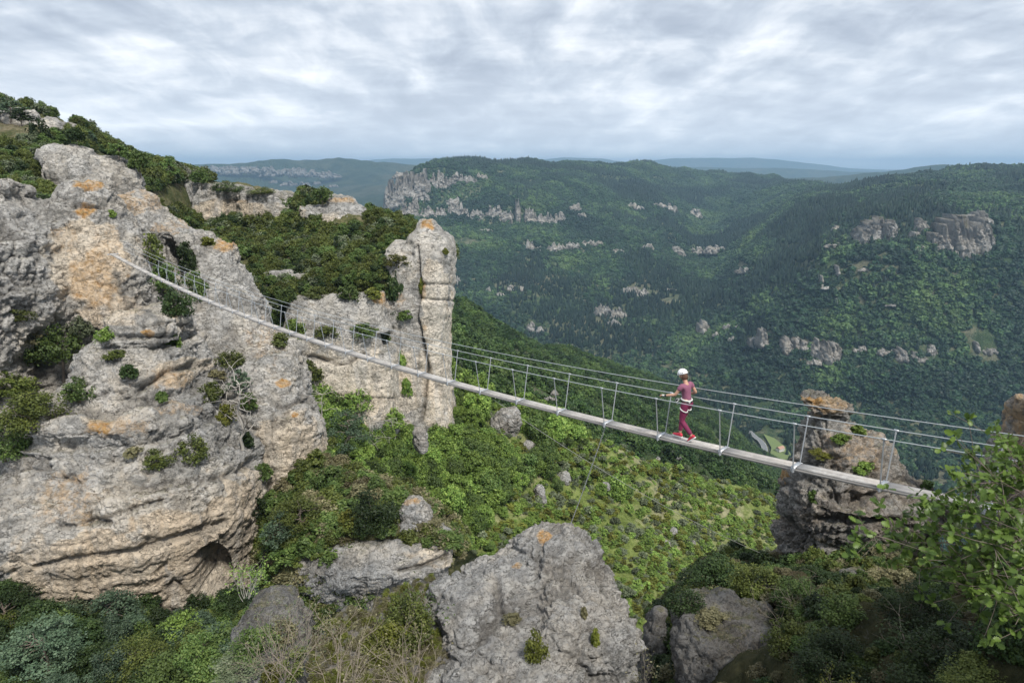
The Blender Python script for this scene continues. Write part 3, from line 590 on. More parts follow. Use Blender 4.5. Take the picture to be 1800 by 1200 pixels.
# grey slab below the terrace
s = Solid()
s.loft([(932, 600, 700, 40.5, 1.2), (938, 565, 785, 40.2, 1.8), (950, 540, 796, 40, 2.2), (975, 525, 800, 39.8, 2.6), (1000, 515, 794, 39.8, 2.4), (1040, 505, 780, 40, 2.2), (1080, 500, 760, 40.2, 2.2), (1200, 480, 740, 40.2, 2.4)], 3.0)
s.loft([(874, 712, 730, 41.6, .8), (884, 702, 744, 41.6, 1.3), (910, 690, 752, 41.4, 1.6), (935, 670, 760, 41, 1.8), (970, 650, 770, 40.8, 1.9)], 2.6)
s.loft([(1040, 465, 510, 40.6, 1.6), (1060, 455, 530, 40.6, 2.0), (1200, 450, 530, 40.6, 2.2)], 2.6)
E = rock('rock_slab', s, 0.085, 1.5, M_E, seed=601, tilt=(-0.12, 0), lump=0.9, crack=0.8, bedamp=0.7, carve=[([(700, 1002), (740, 995), (790, 975)], 4, .5), ([(745, 955), (770, 965), (780, 955)], 3, .3)],
  fresh=[(760, 975, 50, 25, .7), (640, 1020, 40, 10, .4)], lichen=[(720, 880, 18, 6, .7)])
tag(E, 'broad dark grey rock slab below the bushy terrace, streaked pale', 'rock')
# foreground rock
s = Solid()
s.blob(at(985, 1010, 16.6), (1.35, 1.7, 1.25), 2.6, 0.3)
s.blob(at(995, 1120, 15.2), (1.42, 2.3, 1.9), 2.6, 0.2)
s.blob(at(905, 1080, 15.6), (1.65, 1.9, 1.3), 2.5, -0.2)
s.blob(at(822, 1120, 14.8), (1.0, 1.6, 1.25), 2.5, 0.5)
s.blob(at(930, 1260, 13.4), (1.8, 2.1, 1.9), 2.6, 0.1)
s.blob(at(950, 1400, 14.2), (2.3, 3.0, 3.6), 2.8, 0.1)
s.blob(at(850, 1330, 13), (1.5, 1.8, 2.4), 2.6, 0.1)
F = rock('boulder', s, 0.042, 0.85, M_F, seed=701, tilt=(-0.1, 0.3), lump=0.75, crack=1.3, bedamp=0.45, rough=1.3, block=1.7,
  carve=[([(905, 965), (1000, 1000), (1010, 960)], 5, .10), ([(870, 1020), (880, 1080), (850, 1130)], 9, .25), ([(1000, 1010), (1030, 1050)], 5, .15)],
  fresh=[(900, 1040, 60, 30, .35), (990, 1000, 30, 20, .35)], lichen=[(958, 936, 14, 14, .95), (908, 998, 8, 6, .8)])
tag(F, 'big grey weathered rock in the foreground holding the stay chain', 'rock')
knoll([[(1100, 600, 650, 14, .5), (1112, 570, 690, 14, .8), (1140, 550, 720, 13.6, 1.1), (1220, 540, 760, 13, 1.4), (1400, 520, 800, 12.5, 2)], [(1030, 735, 790, 16, .5), (1055, 700, 810, 15.6, 1.0), (1090, 640, 830, 15, 1.4), (1140, 600, 830, 14.6, 1.6), (1250, 600, 830, 14, 2)]], 0.05, 0.7, M_L,
  'low mossy rock under dry twigs left of the foreground rock', 702, lump=.8, rough=1.2)
knoll([[(1045, 455, 500, 20, .6), (1055, 430, 530, 20, 1.0), (1100, 420, 538, 19.6, 1.3), (1200, 430, 545, 19, 1.5), (1400, 430, 560, 19, 2)]], 0.07, 0.8, M_L, 'grey leaning rock half hidden by pale twigs at the lower left', 703)
# spire on the right
s = Solid()
s.loft([(687, 1425, 1450, 23.2, .35), (693, 1406, 1470, 23.2, .6), (703, 1402, 1496, 23.2, .8), (716, 1408, 1498, 23.2, .8), (724, 1424, 1494, 23.2, .75), (738, 1428, 1492, 23.2, .8)], 2.5)
s.loft([(736, 1426, 1490, 23.2, .9), (748, 1418, 1506, 23.1, 1.1), (770, 1410, 1540, 23, 1.4), (800, 1403, 1578, 22.9, 1.7), (835, 1396, 1606, 22.8, 2.0), (850, 1388, 1638, 22.7, 2.4), (882, 1380, 1644, 22.7, 2.5), (900, 1378, 1638, 22.8, 2.4), (918, 1376, 1606, 23, 2.1), (970, 1370, 1600, 23.2, 2.0), (1050, 1366, 1600, 23.4, 2.3), (1200, 1360, 1600, 23.4, 2.6)], 2.7)
G = rock('rock_spire', s, 0.06, 0.85, M_G, seed=801, tilt=(0.0, 0.1), lump=1.0, crack=0.8, bedamp=1.0, rough=1.5, block=2.2,
  carve=[([(1430, 915), (1520, 925), (1600, 905)], 7, .35), ([(1455, 870), (1490, 880), (1560, 862)], 4, .25), ([(1425, 735), (1490, 738)], 3, .15)],
  fresh=[(1450, 712, 50, 22, .5), (1480, 780, 70, 40, .45), (1560, 800, 40, 30, .45), (1440, 1000, 60, 60, .3)], lichen=[(1450, 708, 50, 22, .6), (1430, 700, 24, 10, .9), (1500, 790, 60, 40, .35), (1450, 722, 12, 10, .7), (1375, 835, 8, 12, .8), (1580, 790, 12, 10, .6), (1485, 708, 10, 8, .7)])
tag(G, 'dark rock spire with an orange lichened head behind the right end of the footbridge', 'rock')
knoll([[(697, 1800, 1840, 19, .6), (712, 1792, 1880, 19, .9), (745, 1786, 1900, 19, 1.2), (790, 1784, 1930, 19, 1.5), (826, 1778, 1940, 19, 1.6), (850, 1770, 1960, 19, 1.8), (1000, 1750, 1990, 18.6, 2.0), (1150, 1720, 2000, 18.6, 2.4)]], 0.07, .8, M_G, 'lichened rock at the right edge behind the oak leaves', 802, lichen=[(1790, 740, 30, 50, .6)], fresh=[(1790, 740, 30, 60, .4)])
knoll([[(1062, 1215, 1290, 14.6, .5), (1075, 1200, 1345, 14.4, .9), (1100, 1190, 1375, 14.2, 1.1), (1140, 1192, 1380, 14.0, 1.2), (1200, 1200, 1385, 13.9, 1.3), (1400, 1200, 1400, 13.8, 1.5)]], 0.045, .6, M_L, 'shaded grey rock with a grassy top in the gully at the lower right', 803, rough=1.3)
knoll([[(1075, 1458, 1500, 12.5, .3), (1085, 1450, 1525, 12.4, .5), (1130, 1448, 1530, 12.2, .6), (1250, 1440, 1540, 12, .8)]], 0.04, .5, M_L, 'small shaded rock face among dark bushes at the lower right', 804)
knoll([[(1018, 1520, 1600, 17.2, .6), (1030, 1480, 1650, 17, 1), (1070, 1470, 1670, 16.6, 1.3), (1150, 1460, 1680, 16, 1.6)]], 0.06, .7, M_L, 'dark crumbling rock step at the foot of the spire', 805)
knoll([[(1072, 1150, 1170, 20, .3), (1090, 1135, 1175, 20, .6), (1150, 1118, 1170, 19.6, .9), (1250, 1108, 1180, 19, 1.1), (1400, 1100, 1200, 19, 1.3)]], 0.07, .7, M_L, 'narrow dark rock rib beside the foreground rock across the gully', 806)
# boulders lying on the sunlit slope
for i, (x, y, rx, ry, dY, lab) in enumerate([
   (886, 748, 27, 42, 0, 'largest pale slanting boulder on the green slope below the footbridge'),
   (928, 790, 14, 18, 0, 'two-humped boulder below the largest one on the green slope'),
   (950, 866, 11, 17, 0, 'oval grey boulder standing upright in the middle of the green slope'),
   (988, 837, 16, 13, 0, 'low grey boulder under the diagonal cable on the green slope'),
   (958, 782, 5, 16, 0, 'thin upright rock splinter beside the two-humped boulder'),
   (738, 766, 14, 20, -14, 'rounded boulder in the scrub at the foot of the pillar'),
   (1182, 934, 9, 11, 0, 'pale boulder on the dry slope, upper one of a pair'),
   (1170, 955, 11, 7, 0, 'flat pale boulder on the dry slope, lower one of a pair'),
   (1218, 953, 6, 6, 0, 'small stone right of the pair of pale boulders'),
   (1246, 973, 5, 6, 0, 'smallest stone near the bottom of the dry slope'),
   (1064, 852, 9, 6, 0, 'flat stone in the grass right of the chain'),
   (745, 762, 8, 14, -10, 'narrow tan rock beside the rounded boulder at the foot of the pillar')]):
    Y = float(plane_Y(x, y)) + dY - 0.5; k = mpp(Y)
    s = Solid(); s.blob(at(x, y + ry * .3, Y), (rx * k, rx * k * .9, ry * k * 1.25), 2.6, i, (0, .3 if i != 4 else 0)); s.blob(at(x + rx * .3, y + ry * .8, Y - .5), (rx * k * .7, rx * k * .8, ry * k * .9), 2.6, i * 2)
    o = rock('boulder', s, 0.10 if rx > 12 else .07, max(.6, rx * k * .75), M_BLD, seed=900 + i, fresh=[(x, y, rx * .6, ry * .6, .4)]); tag(o, lab, 'boulder')
print('rocks', round(time.time() - T0, 1))
# ------------------------------------------------------------------ foliage
def leaf_mat(name, c0, c1, c2=None, transl=0.28, rough=0.55, broad=0):
    m_, n, b = new_mat(name); lk = n.links
    a = n.nodes.new('ShaderNodeAttribute'); a.attribute_name = 'v'
    oi = n.nodes.new('ShaderNodeObjectInfo')
    k = mathn(n, 'ADD', mathn(n, 'MULTIPLY', a.outputs['Fac'], 0.6), mathn(n, 'MULTIPLY', oi.outputs['Random'], 0.4))
    if broad:
        geo = n.nodes.new('ShaderNodeNewGeometry'); bn = noise(n, geo.outputs['Position'], 1 / broad, 4, 0.6, 0.4)
        k = mathn(n, 'ADD', k, mathn(n, 'MULTIPLY', mathn(n, 'SUBTRACT', bn, 0.5), 2.2))
    r_ = ramp(n, [(0.12, c0), (0.62, c1), (0.92, c2 or c1)]); lk.new(k, r_.inputs[0])
    hv = n.nodes.new('ShaderNodeHueSaturation'); lk.new(r_.outputs[0], hv.inputs['Color'])
    lk.new(mathn(n, 'ADD', 0.485, mathn(n, 'MULTIPLY', oi.outputs['Random'], 0.03)), hv.inputs['Hue'])
    lk.new(mathn(n, 'ADD', 0.72, mathn(n, 'MULTIPLY', mathn(n, 'FRACT', mathn(n, 'MULTIPLY', oi.outputs['Random'], 7.3)), 0.5)), hv.inputs['Value'])
    lk.new(hv.outputs[0], b.inputs['Base Color']); b.inputs['Roughness'].default_value = rough; b.inputs['Specular IOR Level'].default_value = 0.3
    t = n.nodes.new('ShaderNodeBsdfTranslucent'); lk.new(hv.outputs[0], t.inputs[0])
    mx = n.nodes.new('ShaderNodeMixShader'); mx.inputs[0].default_value = transl; lk.new(b.outputs[0], mx.inputs[1]); lk.new(t.outputs[0], mx.inputs[2])
    out = [q for q in n.nodes if q.type == 'OUTPUT_MATERIAL'][0]; lk.new(mx.outputs[0], out.inputs[0]); return m_
LM = {
 'bright': leaf_mat('leaf_bright', (0.075, 0.135, 0.028), (0.19, 0.285, 0.06), (0.32, 0.40, 0.095)),
 'mid': leaf_mat('leaf_mid', (0.045, 0.078, 0.022), (0.10, 0.155, 0.04), (0.17, 0.22, 0.06)),
 'spur': leaf_mat('leaf_spur', (0.025, 0.05, 0.016), (0.06, 0.11, 0.03), (0.12, 0.175, 0.05), broad=22),
 'box': leaf_mat('leaf_box', (0.048, 0.066, 0.018), (0.11, 0.135, 0.03), (0.19, 0.21, 0.05)),
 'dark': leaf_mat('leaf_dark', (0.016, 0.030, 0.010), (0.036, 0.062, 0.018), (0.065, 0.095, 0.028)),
 'pine': leaf_mat('needles', (0.03, 0.055, 0.033), (0.075, 0.115, 0.065), (0.12, 0.165, 0.095), 0.12),
 'grey': leaf_mat('leaf_grey', (0.07, 0.095, 0.05), (0.16, 0.19, 0.11), (0.26, 0.28, 0.17)),
 'moss': leaf_mat('leaf_moss', (0.065, 0.075, 0.012), (0.15, 0.165, 0.03), (0.24, 0.25, 0.05)),
 'dry': leaf_mat('leaf_dry', (0.10, 0.095, 0.045), (0.20, 0.185, 0.10), (0.28, 0.25, 0.14)),
 'oak': leaf_mat('leaf_oak', (0.06, 0.115, 0.024), (0.14, 0.235, 0.048), (0.27, 0.35, 0.09), 0.35, 0.4),
 'farwood': leaf_mat('leaf_distant_wood', (0.006, 0.019, 0.011), (0.022, 0.054, 0.020), (0.085, 0.135, 0.04), 0.1, broad=130),  # cloud shadow over the far valley is painted in as darker leaf colour
 'farpine': leaf_mat('leaf_distant_pine', (0.008, 0.018, 0.012), (0.016, 0.034, 0.020), (0.030, 0.055, 0.030), 0.1, broad=100)}  # pine-dark needles, with the same cloud shadow put into their colour
BARK = plain('bark', (0.16, 0.13, 0.105), 0.9, var=0.35, scale=12, bump=0.6)
BARKG = plain('bark_pale', (0.34, 0.315, 0.28), 0.85, var=0.3, scale=14, bump=0.4)
TWIG = plain('twig_grey', (0.25, 0.21, 0.165), 0.9, var=0.35, scale=20)

def leafquads(C, N, size, rng, aspect=1.7, jit=0.8):
    n = len(C); N = N + rng.normal(size=(n, 3)) * jit; N /= np.linalg.norm(N, axis=1)[:, None] + 1e-9
    T = np.cross(N, rng.normal(size=(n, 3))); T /= np.linalg.norm(T, axis=1)[:, None] + 1e-9; B_ = np.cross(N, T)
    s_ = (size * rng.uniform(0.6, 1.35, n))[:, None]
    V = np.stack([C - T * s_ * .5 * aspect, C + B_ * s_ * .5 - N * s_ * 0.12, C + T * s_ * .5 * aspect, C - B_ * s_ * .5 - N * s_ * 0.12], 1).reshape(-1, 3)
    F = np.arange(4 * n).reshape(n, 4); v = np.repeat(rng.uniform(0, 1, n), 4)
    return V, F, v
def tube(P, Rd, k=5):
    P = np.asarray(P, float); m_ = len(P); V = []; t = np.linspace(0, 2 * math.pi, k, endpoint=False)
    for i in range(m_):
        d = P[min(i + 1, m_ - 1)] - P[max(i - 1, 0)]; d = d / (np.linalg.norm(d) + 1e-9)
        a = np.cross(d, (0.31, 0.17, 0.93) if abs(d[2]) < .95 else (1, 0, 0)); a /= np.linalg.norm(a) + 1e-9; b = np.cross(d, a)
        V.append(P[i] + Rd[i] * (np.cos(t)[:, None] * a + np.sin(t)[:, None] * b))
    V = np.concatenate(V); F = [(i * k + j, i * k + (j + 1) % k, (i + 1) * k + (j + 1) % k, (i + 1) * k + j) for i in range(m_ - 1) for j in range(k)]
    return V, np.array(F, int)
class Bag:
    def __init__(s): s.V = []; s.F = []; s.v = []; s.n = 0
    def add(s, V, F, v=None): s.V.append(V); s.F.append(F + s.n); s.n += len(V); s.v.append(np.full(len(V), .5) if v is None else v)
    def mesh(s, name, mat, smooth=True):
        me = mesh_np(name, np.concatenate(s.V), np.concatenate(s.F), (mat,), smooth); attr(me, 'v', np.concatenate(s.v)); return me
def wob(p0, p1, n, amp, rng):
    t = np.linspace(0, 1, n)[:, None]; P = np.array(p0) * (1 - t) + np.array(p1) * t
    return P + rng.normal(size=(n, 3)) * amp * np.sin(np.pi * t) 
def crown(kind, leaf, nleaf, seed, size=1.0):
    """unit plant: about 1 wide (radius .5) and 1 tall, base at the origin; returns (leaf bag, wood bag)"""
    rng = np.random.default_rng(seed); Lf, Wd = Bag(), Bag(); cl = []
    if kind == 'bush':
        for k in range(34):
            th = rng.uniform(0, 2 * math.pi); ph = math.asin(rng.uniform(-0.05, 1)); r_ = rng.uniform(.25, .40) if rng.random() < .85 else rng.uniform(.0, .3)
            cl.append((np.array([r_ * math.cos(ph) * math.cos(th), r_ * math.cos(ph) * math.sin(th), .10 + 1.5 * r_ * math.sin(ph)]), rng.uniform(.09, .19), 0.85))
        stems = 5
    elif kind == 'tree':
        for k in range(46):
            th = rng.uniform(0, 2 * math.pi); ph = math.asin(rng.uniform(-0.5, 1)); r_ = rng.uniform(.20, .40)
            cl.append((np.array([r_ * math.cos(ph) * math.cos(th), r_ * math.cos(ph) * math.sin(th), .56 + .95 * r_ * math.sin(ph)]), rng.uniform(.08, .16), 0.8))
        stems = 12
    elif kind == 'pine':
        for lvl in range(7):
            z = .42 + .085 * lvl; rr = (.46, .48, .42, .36, .28, .20, .08)[lvl]
            for k in range(7 if lvl < 5 else 3):
                th = rng.uniform(0, 2 * math.pi); q = rr * rng.uniform(.45, 1)
                cl.append((np.array([q * math.cos(th), q * math.sin(th), z + rng.uniform(-.03, .03)]), rng.uniform(.08, .14), 0.42))
        stems = 16
    elif kind == 'fir':
        for k in range(60):
            z = rng.uniform(.05, .97); rr = .34 * (1 - z) ** .8 + .02; th = rng.uniform(0, 2 * math.pi)
            cl.append((np.array([rr * math.cos(th), rr * math.sin(th), z]), .09 * (1.1 - .7 * z), 0.6))
        stems = 0
    per = nleaf // len(cl)
    for c, r_, fl in cl:
        d = rng.normal(size=(per, 3)); d /= np.linalg.norm(d, axis=1)[:, None]
        rad = r_ * rng.uniform(.45, 1.15, per)[:, None]; tone = rng.uniform(-.22, .22)
        V, F, v = leafquads(c + d * rad * np.array([1, 1, fl]), d * np.array([1, 1, 1.4]) + np.array([0, 0, .5]), leaf, rng)
        Lf.add(V, F, np.clip(v * .7 + .15 + tone + .12 * np.repeat(d[:, 2], 4), 0, 1))
    if kind in ('tree', 'pine', 'fir'):
        top = .75 if kind != 'fir' else .9
        lean = rng.normal(size=2) * .03
        T = wob((0, 0, -.06), (lean[0], lean[1], top), 8, .012, rng); Wd.add(*tube(T, np.linspace(.026, .007, 8), 6))
        for k in rng.permutation(len(cl))[:stems]:
            c = cl[k][0]; zb = min(c[2] - .06, .55 * top + .2) if kind == 'tree' else c[2] - .03
            zb = max(zb, .22); Wd.add(*tube(wob((lean[0] * zb, lean[1] * zb, zb), c, 5, .012, rng), np.linspace(.011, .003, 5), 4))
    else:
        for k in rng.permutation(len(cl))[:9]:
            Wd.add(*tube(wob((0, 0, -.05), cl[k][0], 5, .02, rng), np.linspace(.012, .004, 5), 4))
    return Lf, Wd
def plant_mesh(kind, mat, leaf, nleaf, seed, bark=BARK, name='plant'):
    """leaf and wood in one mesh with two slots, for scattering"""
    Lf, Wd = crown(kind, leaf, nleaf, seed)
    V = np.concatenate(Lf.V + Wd.V); FL = np.concatenate(Lf.F); FW = np.concatenate(Wd.F) + Lf.n
    me = mesh_np(name, V, np.concatenate([FL, FW]), (mat, bark)); attr(me, 'v', np.concatenate(Lf.v + Wd.v))
    mi = np.zeros(len(FL) + len(FW), np.int32); mi[len(FL):] = 1; me.polygons.foreach_set('material_index', mi); return me
_proto = {}
def parts_of(kind, col, leaf, nleaf, var):
    key = (kind, col, leaf, nleaf, var)
    if key not in _proto:
        Lf, Wd = crown(kind, leaf, nleaf, hash((kind, var)) % 1000 if False else (var * 17 + len(kind) * 5))
        _proto[key] = (Lf.mesh('crown', LM[col]), Wd.mesh('stems', BARKG if col in ('grey',) else BARK))
    return _proto[key]
bpy.context.view_layer.update(); DG = bpy.context.evaluated_depsgraph_get()
def hit(px, py):
    u, s_ = ray(px, py); d = Vector((float(u), 1, float(s_))).normalized()
    ok, loc, nrm, idx, ob, mt = SC.ray_cast(DG, (0, 0, 0), d, distance=9000); return (loc, nrm, ob) if ok else (None, None, None)
def pxbase(px, py, Y=None):
    if Y is None:
        l_, n_, o_ = hit(px, py)
        if l_ is None: return at(px, py, 100)
        return l_
    return at(px, py, Y)
def tree(name, px, py, w, h, kind, col, label, cat, group=None, Y=None, leaf=None, nleaf=None, sink=0.1):
    """px,py = foot of the plant in the photograph, w,h in photo pixels; it stands where the view ray meets the ground or rock"""
    p = pxbase(px, py, Y); k = mpp((p.y * CP - p.z * SP)); wm, hm = w * k, h * k
    lw = leaf or min(.22, max(.03, 2.6 * k)); q = lw / wm
    q = round(max(q, .012), 3); nl = nleaf or int(min(9000, max(900, 2.6 / (q * q) * (.55 if kind == 'pine' else 1))))
    nl = (nl // 600 + 1) * 600; q = round(q / .008) * .008
    a, b = parts_of(kind, col, max(q, .012), nl, random.randint(0, 1))
    e = empty(name, (p.x, p.y, p.z - sink * hm), random.uniform(0, 6.28)); e.scale = (wm, wm, hm * (1.25 if kind == 'bush' else 1.0)); tag(e, label, cat, group)
    nm = {'bush': ('foliage', 'stems')}.get(kind, ('crown', 'trunk'))
    addobj(nm[0], a, e); addobj(nm[1], b, e); return e

# ------------------------------------------------------------------ distant cliffs standing out of the forest
fpx, fpy = proj(FARP.reshape(-1, 3)); fP = FARP.reshape(-1, 3)
def farpt(px, py):
    d = np.hypot(fpx - px, fpy - py) + np.where(fP[:, 1] < 600, 50, 0); k = np.where(d < max(3.5, d.min() * 1.3))[0]
    j = k[np.argmin(fP[k, 1])]; return float(fP[j, 1])
def far_cliff(items, label, seed, Yo=None, voxel=None, size=None, fresh=0.25, e=3.0):
    """each item one broken rock wall: columns of uneven height with ledges and joints, set into the slope"""
    rr = random.Random(seed); big = empty('cliff', (0, 0, 0)); ns = seed; c0 = None
    for (x, y, w, h) in items:
        ns += 37; h *= 1.12; w *= 1.18; Y = Yo or farpt(x, y + h * .4); k = mpp(Y); Y -= h * .22 * k; n = max(10, int(w / .9)); m_ = max(8, int(h / .9)); u = np.linspace(0, 1, n)
        z0 = np.zeros(n); c1 = fbm(np.stack([u * w / 5.5, z0 + ns, z0], 1), 3, ns); v1, _ = cells(np.stack([u * w / 3.6, z0 + .3, z0 + ns * .37], 1), ns)
        env = np.clip(1 - np.abs(2 * u - 1) ** 3.2, 0, 1); hx = h * env * np.clip(.72 + .42 * c1 + .5 * (v1 - .5), .12, 1.12)
        yb = y + h * .5 + h * .10 * fbm(np.stack([u * w / 9, z0 + 5, z0 + ns], 1), 2, ns + 1); t = np.linspace(0, 1, m_)
        PX = x - w / 2 + w * u[None, :] + 0 * t[:, None]; PY = yb[None, :] - hx[None, :] * t[:, None]; PY[0] += h * .25
        G_ = np.stack([(PX - x) * k, PY * 0 + ns, -PY * k], 2).reshape(-1, 3); sz = k * 5.0
        Wp = G_ + sz * .25 * np.stack([perlin(G_ / sz, ns + 2), perlin(G_ / sz + 5, ns + 3), perlin(G_ / sz + 9, ns + 4)], 1)
        a1, e1 = cells(Wp * np.array([1 / sz, 1 / sz, .42 / sz]), ns + 5); a2, e2 = cells(Wp * np.array([2.6, 2.6, 1.5]) / sz, ns + 6)
        d = -(a1 - .5) * .9 * sz + .5 * sz * np.clip(1 - e1 / .16, 0, 1) - (a2 - .5) * .35 * sz + .2 * sz * np.clip(1 - e2 / .15, 0, 1) + .6 * sz * fbm(G_ / (sz * 2.2), 3, ns + 7)
        d = d.reshape(m_, n) + (t[:, None] ** 1.4) * h * .22 * k + (np.abs(2 * u - 1) ** 3)[None, :] * h * .5 * k - h * .05 * k
        uu, ss = ray(PX, PY); Yf = Y + d; F_ = np.stack([uu * Y + 0 * Yf, Yf, ss * Y], 2)
        B_ = F_.copy(); B_[:, :, 1] = np.maximum(F_[:, :, 1], Y) + h * .9 * k; V = np.concatenate([F_.reshape(-1, 3), B_.reshape(-1, 3)]); N_ = m_ * n; Q4 = []
        ii, jj = np.meshgrid(np.arange(m_ - 1), np.arange(n - 1), indexing='ij'); a = (ii * n + jj).ravel(); Q4.append(np.stack([a, a + 1, a + n + 1, a + n], 1)); Q4.append(np.stack([a + n, a + n + 1, a + 1, a], 1) + N_)
        r_ = np.arange(n - 1); top_ = (m_ - 1) * n + r_; Q4.append(np.stack([top_, top_ + 1, top_ + 1 + N_, top_ + N_], 1)); Q4.append(np.stack([r_ + N_, r_ + 1 + N_, r_ + 1, r_], 1))
        c_ = np.arange(m_ - 1) * n; Q4.append(np.stack([c_, c_ + n, c_ + n + N_, c_ + N_], 1)); c2 = c_ + n - 1; Q4.append(np.stack([c2 + N_, c2 + n + N_, c2 + n, c2], 1))
        me = mesh_np('crag', V, np.concatenate(Q4), (M_FAR2 if (Yo or 0) > 4000 else M_FAR,)); attr(me, 'fresh', np.full(len(V), fresh)); attr(me, 'lichen', np.zeros(len(V))); attr(me, 'cavity', np.clip(.5 + np.concatenate([d.ravel(), d.ravel()]) / (3 * sz), 0, 1)); addobj('crag', me, big)
    tag(big, label, 'cliff'); return big
far_cliff([(684, 338, 26, 44), (706, 326, 40, 46), (735, 322, 40, 40), (770, 316, 44, 26), (812, 312, 50, 17), (846, 309, 20, 12), (700, 352, 40, 20), (722, 366, 40, 24), (760, 370, 46, 20), (690, 360, 24, 24), (740, 345, 30, 14), (705, 305, 30, 12), (726, 338, 40, 16)], 'ragged pale cliffs at the left tip of the far plateau', 1001, fresh=.35)
far_cliff([(795, 352, 30, 12), (800, 366, 34, 18), (832, 374, 34, 16), (870, 370, 32, 20), (890, 378, 26, 18), (911, 367, 12, 40), (932, 376, 26, 24), (960, 382, 34, 18), (985, 380, 20, 14)], 'broken grey cliff band with a thin tower, below the far plateau rim', 1002)
far_cliff([(1012, 364, 24, 14), (1022, 376, 16, 10), (1110, 362, 40, 8), (1160, 360, 24, 7), (1182, 365, 20, 12), (1222, 374, 26, 12)], 'scattered small crags right of the cliff band on the far slope', 1003)
far_cliff([(929, 429, 22, 15), (948, 436, 10, 9), (980, 434, 34, 13), (1008, 430, 24, 10), (1040, 427, 44, 9), (855, 404, 26, 4)], 'low row of white crags in the middle of the far forest slope', 1004)
far_cliff([(1090, 441, 24, 8), (1140, 433, 20, 8), (1190, 441, 30, 13), (1228, 440, 26, 10), (1262, 438, 40, 11)], 'thin rock ledge crossing the head of the side valley', 1005)
far_cliff([(1110, 508, 30, 8), (1130, 514, 24, 9), (1312, 475, 28, 8), (1180, 508, 18, 3)], 'two small pale ledges in the trees of the side valley', 1006)
far_cliff([(805, 493, 12, 12), (858, 510, 12, 8), (880, 516, 14, 8), (900, 505, 16, 9), (918, 506, 10, 7)], 'small pale rocks in the forest just right of the tall pillar', 1007)
far_cliff([(935, 572, 16, 14), (950, 578, 14, 10), (1062, 545, 30, 14), (1085, 550, 34, 14), (1080, 567, 22, 8), (848, 553, 8, 10)], 'crumbling crags low on the far slope above the valley floor', 1008)
far_cliff([(1522, 415, 20, 22), (1545, 402, 40, 36), (1574, 404, 22, 30), (1475, 401, 14, 9), (1502, 405, 8, 6), (1470, 431, 30, 6)], 'pale forked crag high on the right-hand hill', 1009, fresh=.35)
far_cliff([(1628, 398, 18, 22), (1614, 412, 16, 14), (1622, 436, 24, 10)], 'narrow crag between the two big ones on the right-hand hill', 1010)
far_cliff([(1672, 416, 46, 44), (1700, 412, 52, 56), (1735, 408, 44, 48), (1722, 385, 60, 20)], 'largest pale block of cliff on the right-hand hill', 1011, fresh=.4, e=3.6)
far_cliff([(1240, 574, 20, 18), (1262, 588, 14, 6), (1282, 574, 16, 7), (1300, 573, 10, 4), (1290, 596, 14, 6), (1330, 600, 16, 14), (1346, 594, 18, 24)], 'row of small white crags above the dark pine wood', 1012)
far_cliff([(1388, 608, 20, 22), (1404, 600, 12, 22), (1418, 606, 14, 16), (1442, 612, 26, 22), (1468, 620, 40, 28), (1450, 636, 50, 8)], 'white cliff with a broad square face above the pine wood on the right', 1013)
far_cliff([(1520, 614, 30, 8), (1560, 618, 26, 9), (1590, 622, 22, 20), (1612, 624, 18, 10), (1642, 614, 16, 14), (1625, 632, 20, 6), (1700, 612, 8, 8), (1722, 610, 8, 12), (1745, 618, 30, 8)], 'straggling white rocks right of the broad square cliff', 1014)
far_cliff([(1448, 490, 6, 14), (1462, 505, 30, 4), (1448, 503, 8, 6), (1476, 478, 6, 16), (1640, 475, 16, 6), (1522, 474, 20, 4), (1475, 528, 8, 8), (1580, 536, 40, 3)], 'little bare scree marks in the woods of the right-hand hill', 1015)
far_cliff([(x, y, w, h) for x, y, w, h in ((352, 294, 20, 6), (372, 296, 30, 10), (400, 297, 34, 13), (428, 298, 26, 9), (446, 297, 22, 12), (470, 299, 34, 14), (500, 300, 24, 10), (520, 301, 30, 13), (548, 303, 26, 10), (570, 305, 20, 11), (590, 308, 16, 6))], 'long hazy blue-grey cliff line of the distant plateau on the left', 1016, Yo=4700, voxel=7.5, size=42)
far_cliff([(478, 318, 14, 5), (505, 322, 26, 6), (532, 325, 22, 8), (556, 321, 10, 5), (585, 326, 16, 4)], 'short lower row of hazy crags under the distant plateau cliff', 1017, Yo=4300, voxel=7.5, size=36)
far_cliff([(892, 596, 30, 13), (908, 600, 14, 10), (880, 592, 14, 8)], 'dark rocky brow on the crest of the green spur', 1018, Yo=455)
far_cliff([(930, 722, 30, 5), (950, 714, 26, 5), (968, 700, 20, 5), (975, 690, 12, 7)], 'pale scree streaks on the near flank of the green spur', 1019, Yo=150, e=2.4)
far_cliff([(1140, 826, 12, 8), (1158, 806, 8, 5), (1180, 824, 12, 8), (1192, 830, 8, 9), (1120, 840, 10, 6), (1195, 806, 8, 5), (1168, 846, 10, 5), (1218, 862, 14, 5)], 'patch of grey stones on the dark flank right of the chain', 1020, Yo=172, e=2.4)
print('far cliffs', round(time.time() - T0, 1))
